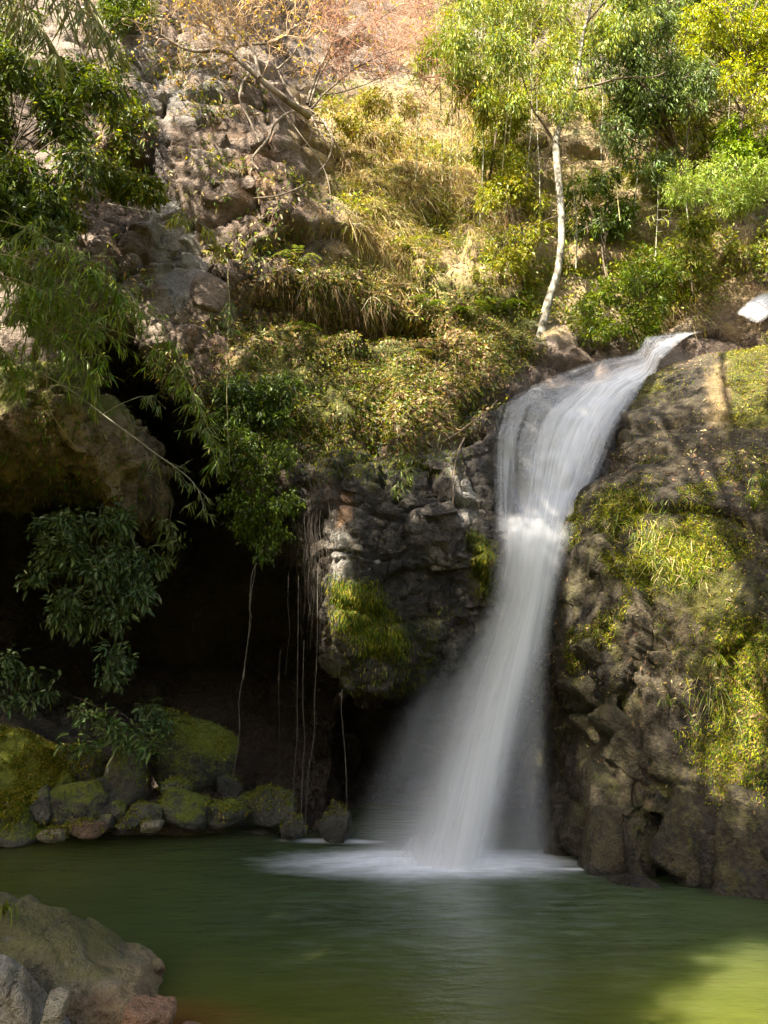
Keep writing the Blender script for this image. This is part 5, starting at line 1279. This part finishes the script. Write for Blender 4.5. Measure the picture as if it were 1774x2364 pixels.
plant('slope_shrub', 'low yellow shrub on the turf left of the bamboo stems', 'shrub', P(840, 330, 14.4), random_clumps([(740, 240), (830, 210), (960, 230), (980, 310), (860, 320), (770, 300)], 16, 14.2, (24, 40), 0.25), 4200, 0.08, YG[:3] + DRY[:1], 0.35, r0=0.012)
plant('leafy_shrub', 'narrow leaved shrub at the right edge below the feathery shrub', 'shrub', P(1600, 680, 14.2), random_clumps([(1560, 480), (1640, 500), (1620, 620), (1560, 640)], 10, 14.1, (24, 38), 0.2), 2400, 0.11, YG[1:] + MG, 0.25, r0=0.012)

# ---- slim bamboo stems standing on the slope
STEMS = [([(1022, 420), (1020, 300), (1014, 150), (1006, 20), (1000, -80)], 14.2, 'slim bamboo stem nearest to the bare tree'), ([(1040, 415), (1042, 300), (1048, 160), (1062, 40), (1066, -80)], 14.2, 'slim bamboo stem second from the bare tree'),
         ([(1056, 405), (1058, 290), (1066, 180), (1072, 90), (1074, -60)], 14.3, 'slim bamboo stem third from the bare tree'), ([(1156, 440), (1168, 300), (1178, 170), (1182, 60), (1184, -60)], 14.4, 'slim bamboo stem midway between the bare tree and pale tree'),
         ([(1175, 330), (1184, 230), (1190, 120), (1200, 10)], 14.5, 'thin stem just right of the midway bamboo stem'), ([(1296, 300), (1298, 230), (1296, 150), (1302, 30)], 14.6, 'thin stem crossing behind the fork of the pale tree'), ([(1432, 510), (1420, 400), (1408, 300), (1402, 230)], 14.0, 'leaning thin stem right of the pale tree')]
for i, (path, Y, lab) in enumerate(STEMS):
    a = np.asarray(path, float)
    bamboo(lab, [(x, y, Y) for x, y in a], 0.018 if i < 4 else 0.012, 10 if i < 5 else 3, YG, 0.2, t0=0.35, nper=7, group='bamboo stems on the sunny slope', spread=0.3, name='bamboo_cane')
plant('bamboo_spray', 'bright yellow green bamboo spray beside the reddish bare twigs', 'bamboo', P(1040, 190, 14.0), clumps_px([(985, 125, 13.8, 30), (1015, 110, 13.8, 28), (970, 150, 13.8, 24), (1030, 145, 13.8, 26), (1000, 90, 13.8, 22)]), 900, 0.2, [(0.20, 0.24, 0.02), (0.16, 0.21, 0.02)], 0.12, 'leaf', r0=0.008, down=0.2)
plant('bamboo_spray', 'green bamboo spray low at the foot of the midway stem', 'bamboo', P(1090, 330, 14.2), random_clumps([(1040, 170), (1110, 150), (1130, 260), (1070, 310)], 9, 14.0, (24, 36), 0.2), 1500, 0.17, YG, 0.13, 'leaf', r0=0.008, down=0.3)

SAPL = ['between the slim bamboo stems and the pale tree', 'just left of the fork of the pale tree', 'close to the left side of the pale trunk', 'under the evergreen right of the pale tree', 'left of the feathery shrub', 'among the feathery shrub at the right edge', 'just right of the foot of the pale trunk', 'rising out of the fresh green shrub', 'nearest to the bare tree', 'before the left edge of the evergreen']
for lab, (x0, y0, x1, y1, Y) in zip(SAPL, [(1108, 520, 1120, 60, 14.3), (1214, 430, 1228, 40, 14.5), (1246, 560, 1240, 200, 13.9), (1466, 480, 1480, 150, 14.2), (1596, 560, 1580, 250, 14.2), (1690, 480, 1676, 120, 14.2), (1330, 620, 1322, 380, 14.0), (1512, 620, 1520, 420, 14.0), (960, 420, 968, 200, 14.6), (1392, 450, 1384, 140, 14.2)]):
    bamboo('thin pale sapling ' + lab, [(x0, y0, Y), (x0 * .6 + x1 * .4 + rng.normal() * 5, y0 * .6 + y1 * .4, Y), (x0 * .3 + x1 * .7 + rng.normal() * 5, y0 * .3 + y1 * .7, Y), (x1, y1, Y)], 0.013, 12, YG, 0.13, t0=0.3, nper=7, group='thin sapling stems on the upper slope', spread=0.28, name='thin_sapling', mat='greyculm')
# ---- the bare tree clinging to the cliff edge, with its roots
bare = empty('bare_tree', P(705, 258, 12.9), label='nearly leafless tan tree sprawling from the cliff edge with a few yellow leaves', category='tree')
tb, tw, rw, lv = Tubes(), Tubes(), Tubes(), Leaves()
limbs = []
for (path, r) in [([(715, 268, 13.0), (670, 240, 12.7), (625, 205, 12.5), (580, 160, 12.4), (535, 128, 12.4), (480, 115, 12.3), (420, 110, 12.3), (370, 78, 12.2)], 0.075),
                  ([(600, 180, 12.4), (585, 120, 12.4), (545, 60, 12.3), (505, -10, 12.3), (480, -80, 12.3)], 0.042), ([(545, 132, 12.4), (520, 90, 12.3), (475, 45, 12.2), (440, -10, 12.2)], 0.034),
                  ([(540, 120, 12.4), (560, 105, 12.4), (630, 95, 12.4), (690, 60, 12.4), (760, 0, 12.4), (800, -60, 12.4)], 0.03), ([(710, 240, 12.9), (735, 170, 12.9), (770, 90, 12.9), (792, 10, 12.9), (806, -70, 12.9)], 0.034),
                  ([(690, 245, 12.8), (650, 180, 12.8), (620, 110, 12.8), (560, 30, 12.8), (520, -40, 12.8)], 0.03), ([(720, 250, 12.9), (800, 170, 12.9), (880, 130, 12.8), (960, 110, 12.8)], 0.022),
                  ([(715, 245, 12.9), (760, 140, 12.9), (850, 60, 12.9), (930, 10, 12.9)], 0.024), ([(640, 160, 12.5), (690, 110, 12.6), (720, 40, 12.6), (740, -30, 12.6)], 0.02), ([(740, 220, 12.9), (830, 200, 12.9), (920, 165, 12.9), (985, 180, 12.9)], 0.016)]:
    limbs.append((tb.add(P(*np.asarray(path, float).T), r, r * 0.25, 7, 0.05, steps=26), r))
def twigs(line, r, n, length, depth, red):
    for _ in range(n):
        i = rng.integers(len(line) // 4, len(line)); c = line[i]
        ax = unit(line[min(i + 2, len(line) - 1)] - line[max(i - 2, 0)])
        d = unit(ax * 0.6 + rdir(1)[0] * [0.9, 0.5, 0.9] + [0.15, 0, 0.25])
        l = length * rng.uniform(0.5, 1.2)
        pts = [c, c + d * l * 0.4 + rng.normal(size=3) * 0.05, c + d * l * 0.75 + rng.normal(size=3) * 0.09, c + d * l + rng.normal(size=3) * 0.12]
        isred = proj(pts[-1])[0] > 740
        ln = (rw if isred else tw).add(pts, r, r * 0.4, 3, steps=9)
        if depth: twigs(ln, r * 0.6, 4, length * 0.55, depth - 1, red)
        elif rng.random() < (0.25 if isred else 0.6):
            m = 2; lv.add(ln[-1:].repeat(m, 0) + rng.normal(size=(m, 3)) * 0.03, rdir(m), rdir(m), rng.uniform(0.05, 0.10, m), rng.uniform(0.03, 0.05, m), tints(m, [(0.50, 0.38, 0.03), (0.42, 0.36, 0.05), (0.50, 0.30, 0.07)], 0.3), 'quad')
for ln, r in limbs: twigs(ln, 0.011, 13, 1.0, 2, False)
tb.build('trunk', M['rootbark'], bare); tw.build('twigs', M['twig'], bare); rw.build('twigs', M['redtwig'], bare, label='reddish bare twigs'); lv.build('foliage', M['leaf'], bare)
rt = Tubes()
for (path, r) in [([(708, 262), (745, 285), (768, 330), (762, 370), (725, 420), (690, 445), (640, 462), (590, 468)], 0.03), ([(690, 262), (640, 290), (622, 330), (595, 360), (585, 380), (600, 400)], 0.032), ([(578, 175), (560, 215), (560, 250), (585, 300), (600, 340)], 0.03), ([(700, 270), (720, 320), (700, 350), (640, 360)], 0.016), ([(715, 270), (750, 330), (790, 380)], 0.016), ([(620, 215), (680, 300), (760, 420), (765, 560)], 0.014), ([(700, 262), (800, 250), (900, 240), (985, 235)], 0.014)]:
    pts = np.array([hit(x, y) + [0, -0.12, 0] for x, y in path]); rt.add(pts, r, r * 0.45, 6, 0.03, steps=30)
rt.build('root', M['rootbark'], bare)

# ---- roots and vines that hang before the cave and the wall
def hanging(label, path, r, mat='rootbark', name='hanging_root', group='roots hanging before the cave'):
    pts = P(*np.asarray(path, float).T)
    tb = Tubes(); tb.add(pts, r, r * 0.6, 5, 0.025, steps=36)
    return tb.build(name, M[mat], label=label, category='root', group=group)
hanging('thick pale root dropping from the draped bush', [(592, 1290, 9.95), (590, 1320, 9.95), (578, 1370, 9.95), (576, 1440, 9.95), (570, 1520, 9.95), (556, 1620, 9.95), (545, 1740, 9.95), (536, 1800, 9.95)], 0.006, 'darkgrey')
hanging('second pale root twisting around the thick pale root', [(594, 1300, 9.92), (580, 1335, 9.92), (574, 1400, 9.9), (580, 1430, 9.9), (572, 1500, 9.9), (566, 1570, 9.9)], 0.006, 'darkgrey')
for lab, x, y0, x1, y1, Y in [('long thin root reaching the water left of its twin', 690, 1330, 674, 1930, 9.75), ('long thin root reaching the water between its neighbours', 702, 1480, 695, 1928, 9.8), ('long thin root reaching the water nearest to the white spray', 735, 1300, 705, 1932, 9.7), ('thin pale root hanging by the right corner of the wall', 792, 1590, 798, 1900, 9.6),
                              ('root clinging to the left corner of the wall', 764, 1330, 792, 1600, 9.6), ('faint root deep in the cave', 648, 1500, 642, 1830, 10.1), ('thin root left of the long roots', 668, 1320, 660, 1560, 9.85), ('short thin root at the wall corner', 715, 1310, 716, 1500, 9.7)]:
    hanging(lab, [(x, y0, Y), (x - 3, y0 * .7 + y1 * .3, Y), ((x + x1) / 2 + 3, y0 * .4 + y1 * .6, Y), (x1, y1, Y)], 0.0042, 'darkroot' if y1 < 1880 else 'darkgrey')
hanging('straight thin vine hanging down past the cliff foot', [(528, 620, 9.6), (527, 800, 9.6), (526, 1000, 9.6), (527, 1075, 9.6)], 0.005, 'culm', 'vine', 'vines')
hanging('vine looping across the bank above the cave', [(105, 860, 9.1), (110, 930, 9.0), (130, 975, 9.0), (165, 1020, 9.05), (180, 1040, 9.05)], 0.006, 'culm', 'vine', 'vines')
for lab, path in [('dead stick slanting from the ledge to the fall', [(1020, 1030), (1060, 1005), (1120, 960), (1150, 930)]), ('broken stick hanging down the wall from the ledge', [(1075, 1010), (1062, 1040), (1050, 1080), (1044, 1180)]), ('dark fallen branch on the sunny slope', [(1300, 500), (1340, 540), (1390, 590), (1430, 630)]), ('dry stick lying on the turf of the slope', [(870, 240), (930, 246), (990, 262)])]:
    pts = np.array([hit(x, y) + [0, -0.1, 0.02] for x, y in path]); tb = Tubes(); tb.add(pts, 0.016, 0.008, 6, 0.02, steps=14)
    tb.build('stick', M['bark'], label=lab, category='stick', group='sticks')
# curtain of fine roots over the left end of the wall
n = 150
px = rng.normal(722, 26, n); py = rng.uniform(1045, 1300, n); ln = rng.uniform(40, 260, n) * np.exp(-((px - 722) / 80) ** 2)
tb = Tubes()
for a, b, l in zip(px, py, ln):
    q = hit(a, b); Y = min(q[1], 10.3) - rng.uniform(0.02, 0.10)
    x2 = a + rng.normal() * 8
    tb.add(P([a, (a + x2) / 2 + rng.normal() * 5, x2], [b, b + l / 2, b + l], [Y, Y - 0.05, Y - 0.04]), rng.uniform(0.002, 0.0055), 0.0015, 3, 0.05, steps=8)
tb.build('root_curtain', M['darkroot'], kind='stuff', label='curtain of fine dark roots over the left end of the wet wall')
# ------------------------------------------------------------------ unseen trees added overhead, leaves placed along sunbeams to shape shade and dapples
LIT = [  # where leaves are left out to let sunlight through: outline in the photograph, how open
    ([(1000, -100), (1900, -100), (1900, 720), (1560, 800), (1330, 760), (1200, 690), (900, 640), (760, 520), (690, 300), (760, 200), (1000, 190), (1000, -100)], 1.0), ([(400, -100), (1010, -100), (1010, 210), (760, 220), (600, 120), (400, 60)], 0.14),
    ([(330, 60), (640, 120), (660, 330), (600, 440), (480, 420), (420, 300)], 0.75),
    ([(780, 640), (1060, 690), (1130, 840), (1010, 980), (880, 960), (800, 860)], 0.75), ([(1060, 780), (1180, 730), (1160, 860), (1080, 850)], 0.8), ([(940, 940), (1040, 930), (1030, 1000), (950, 1010)], 0.9), ([(760, 920), (860, 900), (860, 960), (780, 970)], 0.6),
    ([(1560, 780), (1800, 740), (1800, 980), (1690, 985), (1640, 960), (1600, 870)], 0.85), ([(1450, 860), (1540, 840), (1530, 900), (1450, 930)], 0.4),
    ([(1420, 1170), (1500, 1180), (1640, 1240), (1774, 1420), (1800, 1640), (1680, 1600), (1590, 1420), (1480, 1320)], 1.0),
    ([(1660, 1660), (1800, 1600), (1800, 1850), (1640, 1830), (1600, 1760)], 0.95), ([(1480, 1030), (1700, 1010), (1774, 1080), (1600, 1130)], 0.35),
    ([(1395, 1420), (1430, 1420), (1425, 1680), (1400, 1640)], 0.75), ([(1300, 1290), (1345, 1290), (1350, 1420), (1310, 1430)], 0.6), ([(1370, 1790), (1410, 1790), (1410, 1830), (1370, 1830)], 0.9), ([(1400, 1840), (1520, 1840), (1520, 1880), (1400, 1890)], 0.6),
    ([(700, 1190), (820, 1200), (850, 1330), (910, 1380), (930, 1500), (770, 1480), (740, 1330)], 1.0), ([(1060, 1080), (1140, 1100), (1150, 1380), (1100, 1370), (1060, 1200)], 0.6), ([(1180, 1190), (1250, 1190), (1250, 1290), (1190, 1280)], 0.9), ([(1240, 890), (1320, 890), (1320, 940), (1240, 940)], 1.0),
    ([(1540, 2240), (1660, 2170), (1900, 2130), (1900, 2600), (1600, 2600), (1500, 2380)], 1.0), ([(0, 850), (120, 870), (240, 960), (230, 1060), (40, 1040)], 0.2), ([(-150, 480), (120, 480), (300, 560), (500, 800), (480, 960), (260, 820), (-150, 780)], 1.0), ([(360, 440), (470, 480), (470, 720), (400, 720)], 0.6), ([(150, 60), (420, 60), (620, 420), (760, 620), (560, 720), (250, 640), (150, 400)], 0.66), ([(150, 440), (560, 440), (560, 860), (380, 880), (200, 800)], 0.6), ([(-60, 0), (150, 60), (250, 400), (120, 560), (-60, 560)], 0.8), ([(600, 1000), (690, 1060), (690, 1220), (620, 1200)], 0.35),
    ([(-40, 1690), (130, 1710), (120, 1900), (-40, 1900)], 0.5), ([(100, 1700), (340, 1700), (500, 1800), (480, 1930), (100, 1930)], 0.22), 
]
def open_sky(px, py):
    t = np.zeros(px.shape)
    for poly, k in LIT: t = np.maximum(t, k * region(px, py, poly, 90 if poly[0][1] > 2100 else 70))
    return t
CAN = [(0.05, 0.085, 0.02), (0.065, 0.10, 0.022), (0.04, 0.07, 0.018)]
# clusters of twigs: points of the rock meant to lie in shade, followed up the sunbeam to the height of the branches
pts = []
for (nm, c, q, nr) in SOLIDS:
    ctr = c[q[::3, 0]]; px, py = proj(ctr)
    ok = (px > -150) & (px < W + 350) & (py > 150) & (py < H) & ((nr[q[::3, 0]] @ SUN) > -0.1)
    pts.append(ctr[ok])
gx, gy = np.meshgrid(np.arange(-6, 6, 0.16), np.arange(3.0, 10.5, 0.16)); pts.append(np.stack([gx.ravel(), gy.ravel(), 0 * gx.ravel()], -1))
a, b = np.meshgrid(np.linspace(0, 1, 26), np.linspace(0, 1, 40)); a, b = a.ravel(), b.ravel()
pl = catmull(P(*np.asarray(PL, float).T), b) * (1 - a)[:, None] + catmull(P(*np.asarray(PR, float).T), b) * a[:, None]; pts.append(pl)
sp = catmull(P(*np.asarray(SL, float).T), b) * (1 - a)[:, None] + catmull(P(*np.asarray(SR, float).T), b) * a[:, None]
ul = catmull(P(*np.asarray(UL, float).T), b) * (1 - a)[:, None] + catmull(P(*np.asarray(UR, float).T), b) * a[:, None]
nr_ = sum(len(x) for x in pts); pts = np.concatenate(pts + [ul, sp]); isw = np.arange(len(pts)) >= nr_
grid = np.unique(np.floor(pts / 0.16).astype(int), axis=0, return_index=True)[1]; pts = pts[grid]; isw = isw[grid]
SV = Vector(SUN)
def sunlit(p):
    q = Vector(p) + SV * 0.5
    return not any(o.ray_cast(q, SV)[0] for o in BYNAME.values())
free = np.array([sunlit(p) for p in pts]); pts = pts[free]; isw = isw[free]      # the rock itself shades the rest
px, py = proj(pts)
shade = 1 - open_sky(px, py)
hole = fbm(pts * 1.6, 3, 401)
dense_shade = isw | ((pts[:, 2] < 1.3) & (pts[:, 0] < -0.7) & (pts[:, 0] > -2.6)) | (pts[:, 2] < 0.02) | (np.abs(pts[:, 1] - 9.4) < 0.5) & (pts[:, 2] < 3.4) & (pts[:, 0] > -0.3) & (pts[:, 0] < 2.2)  # points over which the added canopy is made dense
keep = rng.random(len(pts)) < np.clip(shade * np.where(dense_shade, 1.3, 0.62 + 0.5 * (hole + 0.15)), 0, 1)
pts = pts[keep]; cw = dense_shade[keep]
t = np.clip((9.0 - pts[:, 2] * 0.3) + rng.uniform(0, 3.0, len(pts)) + 1.5 * noise(pts * 0.7, 402), 5, 14)
def in_view(c):
    px, py = proj(c)
    dep = c[:, 1] * CP + (c[:, 2] - 2) * SP
    mg = 130 + 1200 / np.maximum(dep, 0.5)
    return ((dep > 0) & (px > -mg) & (px < W + mg) & (py > -mg) & (py < H + mg)) | (np.linalg.norm(c - EYE, axis=1) < 3) | (c[:, 2] < 3)
for _ in range(6):
    t = np.where(in_view(pts + SUN * t[:, None]), t + 1.8, t)
cl = pts + SUN * t[:, None]
ok = ~in_view(cl); cl, cw = cl[ok], cw[ok]
print('canopy clusters', len(cl))
# share the clusters among a few trees by where they are
seeds = np.array([[-7.5, 1.0, 10], [-4.0, -3.5, 11], [-9.5, 5.0, 12], [-1.5, -1.0, 11.5], [-6.0, -6.0, 8]])
own = ((cl[:, None] - seeds[None]) ** 2).sum(-1).argmin(1)
roots = np.array([[-9.2, 0.5, 0.2], [-6.8, -6.5, 0.3], [-10.5, 4.5, 1.0], [-3.0, -7.5, 0.4], [-9.0, -8.0, 0.5]])
for k in range(len(seeds)):
    c = cl[own == k]
    if len(c) < 20: continue
    o = empty('added_shade_tree', roots[k], label=['unseen broad tree added on the left bank to shade the pool', 'unseen tree added behind the pool edge, its leaves placed for shade', 'unseen tall tree added on the left bank to shade the cliff', 'unseen tree added on the near bank, leaning over the pool for its shade', 'unseen farthest tree added behind the viewpoint to shade the pool'][k], category='tree', group='unseen trees added overhead for shade')
    tb, lv = Tubes(), Leaves()
    top = c.mean(0); top[2] = max(top[2] - 1.0, 6)
    tb.add([roots[k] - [0, 0, .6], roots[k] * .6 + top * .4 + [-.5, -.3, .6], top], 0.22, 0.09, 10, steps=20)
    tb.build('trunk', M['bark'], o)
    tb = Tubes()
    ks = c[rng.choice(len(c), min(26, len(c)), replace=False)]
    for e in ks: tb.add([top * .9 + roots[k] * .1, (top + e) / 2 + [0, 0, .4], e], 0.05, 0.015, 5, steps=10)
    near = ks[((c[:, None] - ks[None]) ** 2).sum(-1).argmin(1)]
    tb.sticks(near[::4], c[::4], 0.012, 0.004)
    tb.build('branch', M['bark'], o)
    m = 8; p = np.repeat(c, m, 0) + rng.normal(size=(len(c) * m, 3)) * 0.075
    mm = len(p); l = rng.uniform(0.09, 0.16, mm)
    l = l * np.repeat(np.where(cw[own == k], 2.1, 1.0), m)
    lv.add(p, unit(rdir(mm) + DOWN * 0.3), unit(rdir(mm) * 0.8 + SUN), l, l * 0.55, tints(mm, CAN, 0.3), 'quad', 0.2)
    lv.build('crown', M['leaf'], o)
